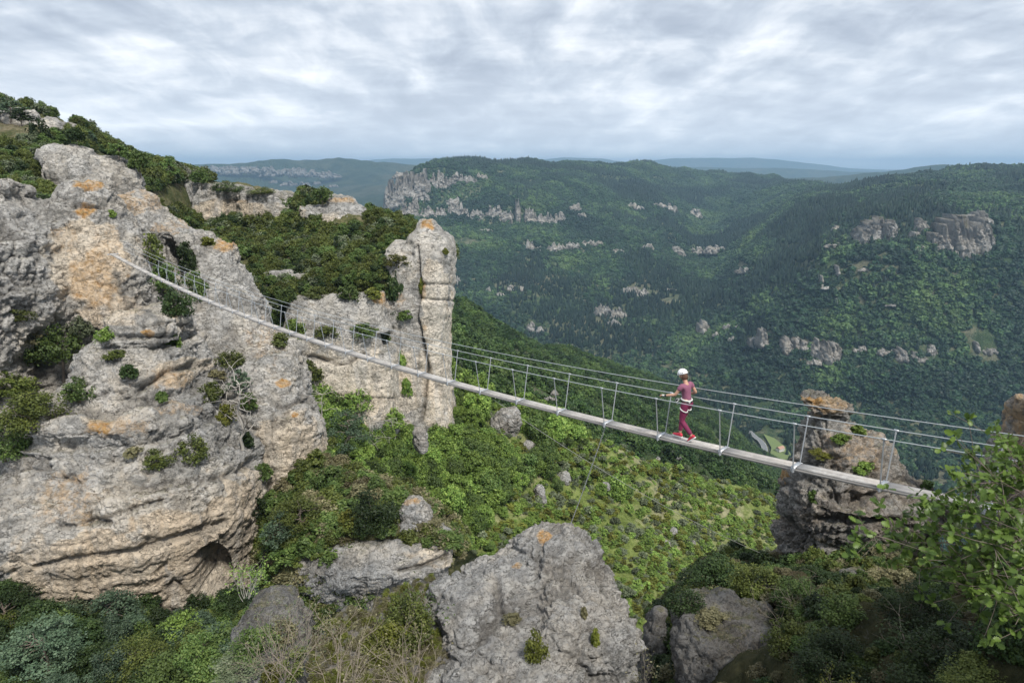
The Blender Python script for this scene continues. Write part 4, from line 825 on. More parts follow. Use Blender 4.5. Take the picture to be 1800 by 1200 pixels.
# road, field house
rd = [(1316, 757), (1328, 768), (1338, 776), (1344, 788), (1341, 800), (1334, 812), (1338, 822), (1348, 832)]
rp = [at(x, y, 349.0 / -float(ray(x, y)[1])) for x, y in rd]
def smooth_path(P, n):
    P = np.array(P); K = len(P); t = np.linspace(0, K - 1, n); i = np.minimum(t.astype(int), K - 2); f = (t - i)[:, None]
    p0 = P[np.maximum(i - 1, 0)]; p1 = P[i]; p2 = P[i + 1]; p3 = P[np.minimum(i + 2, K - 1)]
    return .5 * (2 * p1 + (p2 - p0) * f + (2 * p0 - 5 * p1 + 4 * p2 - p3) * f**2 + (3 * p1 - p0 - 3 * p2 + p3) * f**3)
def ribbon(P, w, dz):
    d = np.gradient(P, axis=0); n_ = np.stack([-d[:, 1], d[:, 0], d[:, 0] * 0], 1); n_ /= np.linalg.norm(n_, axis=1)[:, None]
    V = np.concatenate([P + n_ * w / 2, P - n_ * w / 2]); V[:, 2] += dz; m_ = len(P)
    return V, np.array([(i, i + 1, m_ + i + 1, m_ + i) for i in range(m_ - 1)])
RP = smooth_path([tuple(p) for p in rp], 80)
ASPH = plain('asphalt', (0.16, 0.165, 0.17), 0.9, var=0.15, scale=.5); WHITE = plain('white_paint', (0.75, 0.75, 0.73), 0.6)
FIELD = plain('meadow', (0.13, 0.17, 0.06), 1.0, var=0.3, scale=.03)
def flat_patch(name, pts, z, mat):
    P = [at(x, y, -z / -float(ray(x, y)[1])) for x, y in pts]; me = bpy.data.meshes.new(name); me.from_pydata([tuple(p) for p in P], [], [tuple(range(len(P)))]); me.materials.append(mat)
    return tag(addobj(name, me), kind='structure')
flat_patch('meadow', [(1342, 762), (1362, 770), (1384, 788), (1400, 812), (1398, 850), (1360, 850), (1346, 830), (1352, 806), (1356, 786)], -349.6, FIELD)
flat_patch('meadow', [(1142, 692), (1180, 694), (1186, 700), (1150, 700)], -349.6, FIELD)
V, F_ = ribbon(RP, 7.0, .3); tag(addobj('road', mesh_np('road', V, F_, (ASPH,), False)), kind='structure')
for q_ in (-3.3, 3.3):
    d = np.gradient(RP, axis=0); n_ = np.stack([-d[:, 1], d[:, 0], d[:, 0] * 0], 1); n_ /= np.linalg.norm(n_, axis=1)[:, None]
    V, F_ = ribbon(RP + n_ * q_, .18, .34); tag(addobj('road_marking', mesh_np('road_marking', V, F_, (WHITE,), False)), kind='structure')
PLASTER = plain('plaster', (0.66, 0.64, 0.6), 0.8, var=.05); TILES = plain('roof_tiles', (0.36, 0.22, 0.16), 0.9, var=.2, scale=2); DARKG = plain('window_glass', (0.03, 0.035, 0.04), 0.2)
def box_mesh(name, x0, x1, y0, y1, z0, z1, mat):
    me = bpy.data.meshes.new(name); me.from_pydata([(x0, y0, z0), (x1, y0, z0), (x1, y1, z0), (x0, y1, z0), (x0, y0, z1), (x1, y0, z1), (x1, y1, z1), (x0, y1, z1)], [], [(3, 2, 1, 0), (4, 5, 6, 7), (0, 1, 5, 4), (1, 2, 6, 5), (2, 3, 7, 6), (3, 0, 4, 7)]); me.materials.append(mat); return me
def house(px, py, label, L_=9, W_=6, rz=.5):
    p = at(px, py, 349.0 / -float(ray(px, py)[1])); e = empty('house', p, rz); tag(e, label, 'house')
    addobj('wall', box_mesh('wall', -L_ / 2, L_ / 2, -W_ / 2, W_ / 2, 0, 4.2, PLASTER), e)
    me = bpy.data.meshes.new('roof'); a, b = L_ / 2 + .4, W_ / 2 + .5
    me.from_pydata([(-a, -b, 4.1), (a, -b, 4.1), (a, b, 4.1), (-a, b, 4.1), (-a, 0, 6.4), (a, 0, 6.4)], [], [(0, 1, 5, 4), (2, 3, 4, 5), (1, 2, 5), (3, 0, 4), (3, 2, 1, 0)]); me.materials.append(TILES); addobj('roof', me, e)
    for x in (-2.6, 0, 2.6): addobj('window', box_mesh('window', x - .45, x + .45, -W_ / 2 - .04, -W_ / 2 + .05, 1.4, 2.9, DARKG), e)
    addobj('door', box_mesh('door', L_ / 2 - .05, L_ / 2 + .04, -.5, .5, 0, 2.1, BARK), e)
house(1371, 792, 'small white farmhouse beside the valley road')
# ------------------------------------------------------------------ single trees and bushes
DRYROCK = [o.name for o in COL.objects if 'under dry twigs' in o.get('label', '') or 'leaning grey rock' in o.get('label', '')]
def twig_shrub(name, px, py, w, h, label, cat, Y=None, n=26, leafcol=None, nl=300, lean=(0, 0), seed=1, rad=1.0, mat=None, depth=4, group=None, lsz=None):
    p = pxbase(px, py, Y); k = mpp(p.y * CP - p.z * SP); wm, hm = w * k, h * k; rng = np.random.default_rng(seed); Wd = Bag(); tips = []
    def grow(P0, d, L0, r0, lv):
        steps = 5; P = [P0]; dd = d.copy()
        for i in range(steps):
            dd = dd + rng.normal(size=3) * .17 + np.array([0, 0, .03]); dd /= np.linalg.norm(dd); P.append(P[-1] + dd * L0 / steps)
        Wd.add(*tube(P, np.linspace(r0, r0 * .45, steps + 1), 4)); tips.append(P[-1])
        if lv > 0:
            for q in range(rng.integers(2, 4)):
                i = rng.integers(2, steps + 1); d2 = dd + rng.normal(size=3) * .6; d2 /= np.linalg.norm(d2); grow(P[i], d2, L0 * rng.uniform(.5, .8), r0 * .6, lv - 1)
    for i in range(n):
        th = rng.uniform(0, 6.28); q = rng.uniform(0, .16) * wm; d = np.array([math.cos(th) * .55 * wm / hm + lean[0], math.sin(th) * .55 * wm / hm + lean[1], 1.0]); d /= np.linalg.norm(d)
        grow(np.array([q * math.cos(th), q * math.sin(th), -.05]), d, hm * rng.uniform(.3, .5), rad * .0035 * hm ** .5 * 2, depth - 2)
    e = empty(name, p); tag(e, label, cat, group); addobj('stems', Wd.mesh('stems', mat or TWIG), e)
    if leafcol:
        T = np.array(tips); C_ = T[rng.integers(0, len(T), nl)] + rng.normal(size=(nl, 3)) * .05 * hm
        V, F, v = leafquads(C_, np.tile([0, 0, 1.], (nl, 1)), lsz or max(.02, 2.5 * k), rng); B_ = Bag(); B_.add(V, F, v); addobj('foliage', B_.mesh('foliage', LM[leafcol]), e)
    return e
def snag(name, px, py, h, label, Y=None, seed=3, lean=.1, w=.5):
    """bare dead tree: bent trunk with crooked branches"""
    p = pxbase(px, py, Y); k = mpp(p.y * CP - p.z * SP); hm = h * k; rng = np.random.default_rng(seed); W1, W2 = Bag(), Bag()
    T = wob((0, 0, -.1 * hm), (lean * hm, 0, hm), 9, .03 * hm, rng); W1.add(*tube(T, np.linspace(.028 * hm, .008 * hm, 9), 6))
    for i in range(14):
        b = T[rng.integers(3, 9)]; th = rng.uniform(0, 6.28); q = b + np.array([math.cos(th) * w, math.sin(th) * w, rng.uniform(-.05, .25)]) * hm * rng.uniform(.4, 1)
        P = wob(b, q, 7, .035 * hm, rng); W2.add(*tube(P, np.linspace(.010 * hm, .003 * hm, 7), 4))
        for j in range(3): W2.add(*tube(wob(P[rng.integers(3, 7)], q + rng.normal(size=3) * .12 * hm, 5, .02 * hm, rng), np.linspace(.005 * hm, .002 * hm, 5), 4))
    e = empty(name, p, 0); tag(e, label, 'tree'); addobj('trunk', W1.mesh('trunk', BARKG), e); addobj('branches', W2.mesh('branches', BARKG), e); return e
for a in [
 ('pine_tree', 18, 214, 62, 46, 'pine', 'pine', 'flat-topped pine on the highest point of the hill at the left edge', 'tree'),
 ('pine_tree', 40, 222, 44, 34, 'pine', 'dark', 'smaller pine just right of the flat-topped one on the hilltop', 'tree'),
 ('bush', 70, 250, 44, 52, 'bush', 'dark', 'dark bush between two outcrops on the hilltop', 'bush'),
 ('tree', 136, 256, 34, 36, 'tree', 'dark', 'dark rounded tree on the skyline right of the hilltop rocks', 'tree'),
 ('pine_tree', 158, 254, 26, 24, 'pine', 'pine', 'tiny umbrella-shaped pine on the skyline', 'tree'),
 ('tree', 210, 282, 40, 34, 'tree', 'mid', 'low wind-bent tree on the skyline above the grey knoll', 'tree'),
 ('tree', 247, 312, 46, 56, 'tree', 'mid', 'tallest green tree on the sloping skyline', 'tree'),
 ('pine_tree', 298, 322, 44, 46, 'pine', 'mid', 'spreading pine on the skyline left of the cliff band', 'tree'),
 ('tree', 355, 334, 40, 44, 'tree', 'mid', 'bushy tree above the dark cleft of the cliff band', 'tree'),
 ('bush', 400, 336, 60, 22, 'bush', 'mid', 'low bush on the top edge of the cliff band', 'bush'),
 ('bush', 460, 340, 60, 14, 'bush', 'box', 'flat strip of bush on the right part of the cliff band', 'bush'),
 ('tree', 567, 364, 40, 42, 'tree', 'mid', 'single round tree standing free in front of the blue valley', 'tree'),
 ('bush', 38, 562, 50, 34, 'bush', 'box', 'round box bush on the grey rock near the left edge', 'bush'),
 ('bush', 112, 668, 110, 128, 'tree', 'mid', 'largest bush on the near cliff, tall and loose, under the tan wall', 'bush'),
 ('bush', 150, 606, 66, 64, 'tree', 'grey', 'grey-green feathery bush at the foot of the tan wall', 'bush'),
 ('bush', 62, 745, 120, 80, 'bush', 'box', 'wide green bush on the ledge below the largest bush', 'bush'),
 ('bush', 20, 690, 90, 50, 'bush', 'box', 'bush at the left edge above the wide ledge bush', 'bush'),
 ('bush', 12, 800, 110, 76, 'bush', 'mid', 'bright bush at the left edge on top of the big overhang', 'bush'),
 ('bush', 186, 596, 40, 28, 'bush', 'bright', 'small light green bush left of the dark lichened block', 'bush'),
 ('bush', 202, 628, 44, 18, 'bush', 'box', 'low pair of tufts on the block below the small light green bush', 'bush'),
 ('bush', 228, 674, 34, 42, 'tree', 'dark', 'pointed dark bush in the middle of the near cliff', 'bush'),
 ('bush', 286, 712, 22, 30, 'tree', 'mid', 'little upright bush right of the orange patch under the ledge', 'bush'),
 ('bush', 305, 606, 30, 38, 'bush', 'bright', 'bright green bush clinging to the right end of the dark block', 'bush'),
 ('bush', 338, 804, 66, 52, 'bush', 'box', 'thick round bush on the face of the big overhang', 'bush'),
 ('bush', 278, 818, 62, 40, 'bush', 'box', 'spreading bush touching the thick round one on the overhang', 'bush'),
 ('bush', 236, 800, 36, 22, 'bush', 'dry', 'thin straggly bush left of the two on the overhang', 'bush'),
 ('bush', 268, 458, 54, 64, 'bush', 'box', 'yellow-green bush high in the cleft beside the tan wall', 'bush'),
 ('bush', 290, 505, 66, 60, 'bush', 'mid', 'green bush under the end of the footbridge in the cleft', 'bush'),
 ('bush', 312, 552, 66, 66, 'bush', 'dark', 'dark bush at the bottom of the cleft below the footbridge', 'bush'),
 ('bush', 330, 470, 40, 60, 'bush', 'dark', 'dark bush behind the leftmost hangers of the footbridge', 'bush'),
 ('bush', 196, 380, 20, 14, 'bush', 'bright', 'tiny fresh green tuft on the ledge right of the orange lichen', 'bush'),
 ('bush', 366, 430, 26, 18, 'bush', 'moss', 'yellow-green tuft in the notch of the rock fin', 'bush'),
 ('bush', 405, 640, 60, 30, 'bush', 'box', 'bush on the shelf between the overhang and the rock fin', 'bush'),
 ('bush', 380, 664, 44, 20, 'bush', 'dry', 'dry tuft on the shelf left of the tan pillar', 'bush'),
 ('bush', 398, 742, 40, 46, 'bush', 'moss', 'yellowish bush in the gully left of the tan pillar', 'bush'),
 ('pine_tree', 425, 700, 50, 60, 'pine', 'pine', 'blue-green pine leaning in the gully left of the tan pillar', 'tree'),
 ('bush', 434, 782, 26, 34, 'bush', 'dark', 'dark bush at the foot of the gully beside the tan pillar', 'bush'),
 ('bush', 462, 850, 40, 46, 'tree', 'mid', 'green bush at the bottom left corner of the tan pillar', 'bush'),
 ('bush', 550, 668, 40, 46, 'bush', 'box', 'bush hanging in the gap right of the rock fin', 'bush'),
 ('bush', 492, 606, 44, 30, 'bush', 'box', 'bush below the deck where the footbridge leaves the rock fin', 'bush'),
 ('bush', 520, 590, 46, 40, 'bush', 'bright', 'fresh green bush in front of the banded wall behind the hangers', 'bush'),
 ('bush', 712, 560, 30, 20, 'bush', 'mid', 'small bush on a ledge of the pale wall left of the pillar', 'bush'),
 ('bush', 706, 640, 26, 34, 'bush', 'bright', 'green bush in the crack at the left side of the pillar', 'bush'),
 ('bush', 716, 690, 18, 34, 'bush', 'bright', 'narrow bush above the deck in the left crack of the pillar', 'bush'),
 ('bush', 741, 510, 12, 26, 'bush', 'moss', 'little mossy bush in the long crack of the tall pillar', 'bush'),
 ('bush', 782, 445, 12, 10, 'bush', 'moss', 'tiny tuft near the top right of the tall pillar', 'bush'),
 ('bush', 715, 418, 44, 22, 'bush', 'moss', 'mossy bush left of the orange head of the pillar', 'bush'),
 ('bush', 698, 466, 50, 26, 'bush', 'moss', 'yellow-green bush on the left shoulder of the pillar', 'bush'),
 ('bush', 640, 588, 56, 26, 'bush', 'mid', 'long bush on the ledge between two bands of the pale wall', 'bush'),
 ('bush', 575, 590, 44, 24, 'bush', 'box', 'bush at the left end of the ledge between the two bands', 'bush'),
 ('tree', 630, 742, 64, 72, 'tree', 'bright', 'bright green tree against the foot of the pale wall', 'tree'),
 ('tree', 690, 770, 56, 66, 'tree', 'bright', 'rounded green tree at the foot of the pillar', 'tree'),
 ('tree', 596, 730, 50, 50, 'tree', 'mid', 'darker tree left of the bright one at the foot of the pale wall', 'tree'),
 ('tree', 770, 800, 54, 54, 'tree', 'bright', 'fresh green tree just below the right foot of the pillar', 'tree'),
 ('pine_tree', 612, 815, 130, 112, 'pine', 'pine', 'wide grey-green pine with a bare trunk standing on the terrace', 'tree'),
 ('bush', 656, 925, 110, 84, 'bush', 'dark', 'large dark domed bush on the edge of the grey slab', 'bush'),
 ('bush', 618, 925, 56, 44, 'bush', 'moss', 'yellow-green bush touching the large dark domed one', 'bush'),
 ('bush', 528, 940, 104, 84, 'tree', 'box', 'broad olive bush at the left end of the terrace', 'bush'),
 ('pine_tree', 500, 968, 84, 84, 'pine', 'pine', 'blue-green pine below the broad olive bush', 'tree'),
 ('bush', 484, 970, 60, 40, 'bush', 'dark', 'dark bush filling the corner under the blue-green pine', 'bush'),
 ('bush', 566, 966, 24, 30, 'bush', 'mid', 'round bush on the upper left corner of the grey slab', 'bush'),
 ('bush', 580, 860, 70, 56, 'bush', 'mid', 'bush in the shade at the right foot of the tan pillar', 'bush'),
 ('bush', 756, 935, 54, 30, 'bush', 'dry', 'straggly dry bush on the right end of the grey slab', 'bush'),
 ('bush', 800, 940, 36, 40, 'bush', 'moss', 'yellowish bush hanging beside the right end of the slab', 'bush'),
 ('bush', 345, 520, 50, 60, 'bush', 'mid', 'bush filling the right side of the cleft behind the hangers', 'bush'),
 ('bush', 372, 700, 44, 40, 'bush', 'box', 'bush squeezed between the near cliff and the dead trunk', 'bush'),
 ('bush', 440, 730, 34, 50, 'tree', 'mid', 'narrow leafy bush right against the tan pillar', 'bush'),
 ('bush', 455, 900, 50, 54, 'bush', 'dark', 'dark bush low in the gap between overhang and tan pillar', 'bush'),
 ('bush', 60, 600, 60, 30, 'bush', 'dry', 'dry straggling tufts on the grey rock below the round box bush', 'bush'),
 ('bush', 140, 700, 60, 50, 'bush', 'mid', 'green bush spilling over the left end of the long ledge', 'bush'),
 ('bush', 505, 530, 44, 34, 'bush', 'mid', 'bush at the left corner on top of the banded wall', 'bush'),
 ('bush', 556, 522, 50, 26, 'bush', 'box', 'olive bush on top of the banded wall left of centre', 'bush'),
 ('bush', 612, 524, 44, 34, 'bush', 'mid', 'bush drooping over the middle of the banded wall', 'bush'),
 ('bush', 655, 522, 40, 22, 'bush', 'moss', 'yellowish bush on the banded wall beside the pillar', 'bush'),
 ('bush', 694, 520, 34, 60, 'bush', 'dark', 'tall dark bush in the corner between banded wall and pillar', 'bush'),
 ('bush', 1478, 775, 40, 18, 'bush', 'bright', 'grassy green tuft on the left shoulder of the spire', 'bush'),
 ('bush', 1508, 760, 28, 18, 'bush', 'bright', 'highest leafy tuft on the spire, just under its head', 'bush'),
 ('bush', 1516, 828, 42, 26, 'bush', 'bright', 'leafy green plant in a pocket halfway up the spire', 'bush'),
 ('bush', 1440, 800, 50, 12, 'bush', 'moss', 'flat mossy cushion on the left side of the spire', 'bush'),
 ('bush', 1428, 880, 20, 24, 'bush', 'mid', 'dark little plant on the shaded face of the spire', 'bush'),
 ('bush', 1628, 858, 24, 20, 'bush', 'mid', 'small plant on the right shoulder of the spire above the deck', 'bush'),
 ('bush', 1465, 1000, 40, 44, 'bush', 'mid', 'green bush at the shaded foot of the spire', 'bush'),
 ('bush', 942, 1158, 50, 72, 'bush', 'moss', 'dense yellow-green cushion on the foreground rock', 'bush'),
 ('bush', 1046, 1132, 18, 40, 'bush', 'moss', 'narrow mossy strip on the right side of the foreground rock', 'bush'),
 ('bush', 1026, 1082, 12, 20, 'bush', 'dry', 'small brownish tuft above the mossy strip on the foreground rock', 'bush'),
 ('bush', 900, 1090, 36, 16, 'bush', 'dry', 'flat dry grass in the hollow of the foreground rock', 'grass tuft'),
 ('bush', 715, 1115, 110, 96, 'bush', 'box', 'green broom bush left of the foreground rock', 'bush'),
 ('bush', 680, 1140, 90, 70, 'bush', 'moss', 'yellow-green broom bush below the green one at bottom centre', 'bush'),
 ('bush', 478, 1196, 40, 50, 'bush', 'moss', 'small bright cushion at the bottom edge left of centre', 'bush'),
 ]: tree(*a)
for a in [
 ('tree', 318, 1140, 84, 90, 'tree', 'bright', 'light green tree in front of the tan foot of the cliff', 'tree'),
 ('tree', 150, 1090, 90, 84, 'tree', 'grey', 'pale grey-green tree against the tan foot of the cliff at left', 'tree'),
 ('pine_tree', 200, 1120, 120, 100, 'pine', 'pine', 'blue-green pine in the hollow below the cliff', 'tree'),
 ('pine_tree', 90, 1190, 180, 130, 'pine', 'pine', 'wide grey-green pine at the bottom left', 'tree'),
 ('tree', 365, 1190, 100, 110, 'tree', 'mid', 'bright leafy tree below the round hollow of the cliff', 'tree'),
 ('tree', 250, 1210, 130, 120, 'tree', 'box', 'olive tree at the bottom edge in the left hollow', 'tree'),
 ('tree', 20, 1120, 140, 110, 'tree', 'dark', 'dark tree in the lower left corner', 'tree'),
 ('bush', 452, 1150, 90, 74, 'bush', 'mid', 'green bush growing over the leaning grey rock at the lower left', 'bush'),
 ('bush', 500, 1120, 60, 44, 'bush', 'dry', 'dry tufts near the top right of the leaning grey rock', 'bush'),
 ('bush', 425, 1195, 110, 70, 'tree', 'grey', 'grey-green bush at the bottom edge beside the leaning grey rock', 'bush'),
 ('bush', 520, 1180, 80, 60, 'bush', 'box', 'olive bush between the leaning grey rock and the bare twigs', 'bush'),
 ('bush', 1262, 1030, 120, 66, 'bush', 'dark', 'dark bush on the crest of the shaded gully side', 'bush'),
 ('bush', 1330, 1040, 110, 70, 'bush', 'box', 'olive bush between the crest bush and the spire foot', 'bush'),
 ('bush', 1205, 1070, 76, 50, 'bush', 'dark', 'low dark bush on the narrow rock rib', 'bush'),
 ('bush', 1400, 1060, 100, 60, 'bush', 'mid', 'green bush in the shade below the spire', 'bush'),
 ('bush', 1480, 1085, 90, 56, 'bush', 'mid', 'leafy bush above the small shaded rock face', 'bush'),
 ('bush', 1385, 1140, 90, 70, 'bush', 'box', 'yellow-tinged bush right of the shaded grassy rock', 'bush'),
 ('bush', 1610, 1100, 160, 90, 'bush', 'dark', 'wide dark bush behind the lower right corner', 'bush'),
 ('bush', 1470, 1190, 190, 100, 'bush', 'dark', 'large dark bush at the bottom edge right of centre', 'bush'),
 ('bush', 1660, 1200, 240, 130, 'bush', 'dark', 'largest dark bush in the lower right corner', 'bush'),
 ('bush', 1790, 1140, 160, 140, 'bush', 'dark', 'dark bush at the right edge below the oak leaves', 'bush'),
 ('bush', 1730, 1235, 200, 70, 'bush', 'box', 'yellowish-tipped bush along the bottom right edge', 'bush'),
 ('bush', 1250, 1090, 70, 24, 'bush', 'dry', 'flat reddish grass on top of the shaded grassy rock', 'grass tuft'),
 ]: tree(*a)
twig_shrub('bush', 590, 1230, 240, 220, 'large tangle of pale bare twigs at the bottom left of centre', 'bush', Y=9.6, n=17, leafcol='dry', nl=700, seed=11, rad=.85)
twig_shrub('bush', 720, 1215, 160, 170, 'brownish bare shrub between the broom bush and the foreground rock', 'bush', Y=10.5, n=15, leafcol='dry', nl=250, seed=12, rad=.8)
twig_shrub('bush', 500, 1190, 160, 200, 'sparse leafy shrub in front of the leaning grey rock', 'bush', Y=13, n=18, leafcol='grey', nl=700, seed=13, rad=.8)
twig_shrub('sapling', 735, 1095, 90, 110, 'slender young tree with pale stems beside the foreground rock', 'tree', Y=14.5, n=9, leafcol='mid', nl=500, seed=14, rad=1.0, mat=BARKG)
twig_shrub('sapling', 432, 1050, 60, 110, 'thin sapling with yellow-green leaves in front of the grey slab', 'tree', Y=24, n=8, leafcol='bright', nl=420, seed=15, rad=1.2, mat=BARKG)
twig_shrub('bush', 1318, 1195, 70, 110, 'dead grey round bush on the shaded grassy rock', 'bush', Y=12.8, n=20, seed=16, rad=.9, depth=5)
twig_shrub('bush', 1420, 1110, 190, 140, 'long arching bare branches on the shaded gully side', 'bush', Y=13.5, n=16, seed=17, rad=.8, lean=(-.5, 0))
twig_shrub('sapling', 1142, 1215, 40, 110, 'thin upright sprig with small leaves at the bottom right of the foreground rock', 'plant', Y=8.5, n=3, leafcol='dry', nl=160, seed=18, rad=.8)
twig_shrub('sapling', 1260, 1045, 40, 90, 'two pale thin stems rising on the crest of the gully side', 'tree', Y=24, n=3, leafcol='mid', nl=200, seed=19, rad=1.0, mat=BARKG)
twig_shrub('bush', 1595, 1130, 120, 90, 'bare pale twigs sticking out of the dark bush at right', 'bush', Y=9.5, n=9, seed=20, rad=.8)
twig_shrub('sapling', 1470, 1225, 44, 80, 'yellow-leaved sprig at the bottom edge right of centre', 'plant', Y=6.2, n=7, leafcol='moss', nl=260, seed=21, rad=.7)
snag('dead_tree', 425, 790, 120, 'bleached dead trunk in the gully left of the tan pillar', seed=5, lean=.06, w=.35)
snag('dead_tree', 645, 800, 70, 'bare white branches beside the terrace pine', seed=6, lean=.2, w=.8)
snag('dead_tree', 565, 735, 44, 'small bare crooked tree right of the tan pillar', seed=7, lean=.1, w=.8)
snag('dead_tree', 338, 332, 34, 'dead grey tree on the skyline at the cleft of the cliff band', seed=8, lean=0, w=.4)
# dry grass and twigs over the low rock at bottom centre
gp = []
for k_ in range(1500):
    x_, y_ = random.uniform(540, 800), random.uniform(1000, 1215)
    l_, n_, o_ = hit(x_, y_)
    if l_ is not None and n_.z > .25 and 9 < l_.y < 17.5 and o_.name in DRYROCK: gp.append(l_)
GP = np.array([tuple(v) for v in gp])
print('plants', round(time.time() - T0, 1))
# ---- scattered cover: one object per kind of ground
def scatter_group(protos, pts, sc, rng, name, label, zs=None, tilt=0.12):
    col = bpy.data.collections.new(name + '_kinds')
    for i, me in enumerate(protos):
        o = bpy.data.objects.new('kind%02d' % i, me); col.objects.link(o)
    me = bpy.data.meshes.new(name); me.vertices.add(len(pts)); me.vertices.foreach_set('co', pts.astype(np.float32).ravel())
    n = len(pts)
    a = me.attributes.new('idx', 'INT', 'POINT'); a.data.foreach_set('value', rng.integers(0, len(protos), n).astype(np.int32))
    S = np.stack([sc, sc, sc * (zs if zs is not None else 1.0)], 1) if sc.ndim == 1 else sc
    a = me.attributes.new('scl', 'FLOAT_VECTOR', 'POINT'); a.data.foreach_set('vector', S.astype(np.float32).ravel())
    ro = np.stack([rng.normal(size=n) * tilt, rng.normal(size=n) * tilt, rng.uniform(0, 6.28, n)], 1)
    a = me.attributes.new('rot', 'FLOAT_VECTOR', 'POINT'); a.data.foreach_set('vector', ro.astype(np.float32).ravel())
    ng = bpy.data.node_groups.new(name, 'GeometryNodeTree')
    ng.interface.new_socket('Geometry', in_out='INPUT', socket_type='NodeSocketGeometry'); ng.interface.new_socket('Geometry', in_out='OUTPUT', socket_type='NodeSocketGeometry')
    N = ng.nodes; gi = N.new('NodeGroupInput'); go = N.new('NodeGroupOutput'); ip = N.new('GeometryNodeInstanceOnPoints'); ci = N.new('GeometryNodeCollectionInfo')
    ci.inputs['Collection'].default_value = col; ci.inputs['Separate Children'].default_value = True; ci.inputs['Reset Children'].default_value = True
    def na(nm, ty):
        q = N.new('GeometryNodeInputNamedAttribute'); q.data_type = ty; q.inputs['Name'].default_value = nm; return q.outputs[0]
    lk = ng.links; lk.new(gi.outputs[0], ip.inputs['Points']); lk.new(ci.outputs[0], ip.inputs['Instance']); ip.inputs['Pick Instance'].default_value = True
    lk.new(na('idx', 'INT'), ip.inputs['Instance Index']); lk.new(na('rot', 'FLOAT_VECTOR'), ip.inputs['Rotation']); lk.new(na('scl', 'FLOAT_VECTOR'), ip.inputs['Scale'])
    lk.new(ip.outputs[0], go.inputs[0])
    o = addobj(name, me); md = o.modifiers.new('scatter', 'NODES'); md.node_group = ng
    tag(o, label, name.split('.')[0].replace('_', ' '), kind='stuff'); return o
def grid_points(P, n, rng, mask=None):
    """n random points on a net, evenly by ground area"""
    a = P[:-1, :-1]; b = P[:-1, 1:]; c = P[1:, :-1]; d = P[1:, 1:]
    ar = np.linalg.norm(np.cross(b - a, c - a), axis=2).ravel(); cdf = np.cumsum(ar) / ar.sum()
    k = np.minimum(np.searchsorted(cdf, rng.random(n)), len(cdf) - 1); i, j = k // a.shape[1], k % a.shape[1]; u, v = rng.random((2, n, 1))
    Q = a[i, j] * (1 - u) * (1 - v) + b[i, j] * u * (1 - v) + c[i, j] * (1 - u) * v + d[i, j] * u * v
    return Q
def near_mask(px, py, boxes):
    m_ = np.zeros(len(px), bool)
    for x, y, rx, ry in boxes: m_ |= ((px - x) / rx) ** 2 + ((py - y) / ry) ** 2 < 1
    return m_
rg = np.random.default_rng(5)
def lump_mesh(seed, mat, cone=False):
    me = bpy.data.meshes.new('crown'); bm = bmesh.new()
    bmesh.ops.create_icosphere(bm, subdivisions=3 if not cone else 2, radius=.5); V = np.array([v.co for v in bm.verts])
    if cone:
        z = V[:, 2] + .5; V[:, :2] *= (1.15 - z)[:, None] * .85; V[:, 2] = z * 1.5
        V += (V / (np.linalg.norm(V, axis=1)[:, None] + .01)) * (fbm(V * 7, 2, seed) * .10)[:, None]
    else:
        V += V * (fbm(V * 3.2, 3, seed) * .62)[:, None]; V[:, 2] = V[:, 2] * .95 + .28
    for v, c in zip(bm.verts, V): v.co = c
    bm.to_mesh(me); bm.free(); me.materials.append(mat); attr(me, 'v', np.clip(.5 + .9 * perlin(V * 5 + 4, seed), 0, 1)); return me

# distant forest
FARROCK = [(760, 330, 90, 34), (700, 345, 40, 50), (900, 380, 70, 20), (1550, 405, 40, 22), (1640, 412, 20, 18), (1700, 415, 62, 34), (1245, 582, 24, 18), (1340, 598, 34, 16), (1400, 605, 30, 16), (1465, 620, 50, 20), (1590, 625, 70, 20), (935, 432, 24, 8), (985, 435, 40, 9), (1120, 510, 28, 10), (1075, 555, 35, 22), (945, 575, 26, 14), (890, 505, 26, 10), (1235, 440, 60, 10), (1310, 475, 26, 7)]
Q = grid_points(FARP, 520000, rg); px, py = proj(Q)
keep = (px > -60) & (px < 1860) & (Q[:, 1] < 3900) & (Q[:, 1] > 560)
Q, px, py = Q[keep], px[keep], py[keep]
op = fbm(Q / np.array([230, 230, 20]), 4, 77); open_ = (op > .66) | (fbm(Q / 160, 3, 78) > .95) | (near_mask(px, py, FARROCK) & (rg.random(len(Q)) < .62)) | near_mask(px, py, [(1120, 314, 90, 4), (1600, 328, 60, 7), (1480, 470, 90, 14)]) & (rg.random(len(Q)) < .8)
road_z = (Q[:, 2] < -344) & (rg.random(len(Q)) < .62)
keep = ~open_ & ~road_z & ~near_mask(px, py, [(1350, 800, 30, 52), (1164, 696, 26, 6)]); Q, px, py = Q[keep], px[keep], py[keep]
pn = (fbm(Q / 260, 2, 88) + (Q[:, 2] < -250) * .35 + rg.normal(size=len(Q)) * .12) > .18
s_ = 4.2 + 8.5 * rg.random(len(Q)) ** 1.8 * (1 - .25 * pn)
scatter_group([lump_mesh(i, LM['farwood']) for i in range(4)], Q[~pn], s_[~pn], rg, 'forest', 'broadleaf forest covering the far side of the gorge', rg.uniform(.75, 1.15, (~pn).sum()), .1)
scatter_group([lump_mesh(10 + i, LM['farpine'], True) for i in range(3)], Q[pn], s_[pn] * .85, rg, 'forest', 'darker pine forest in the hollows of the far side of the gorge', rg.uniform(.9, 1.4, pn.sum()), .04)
print('far', len(Q), round(time.time() - T0, 1))
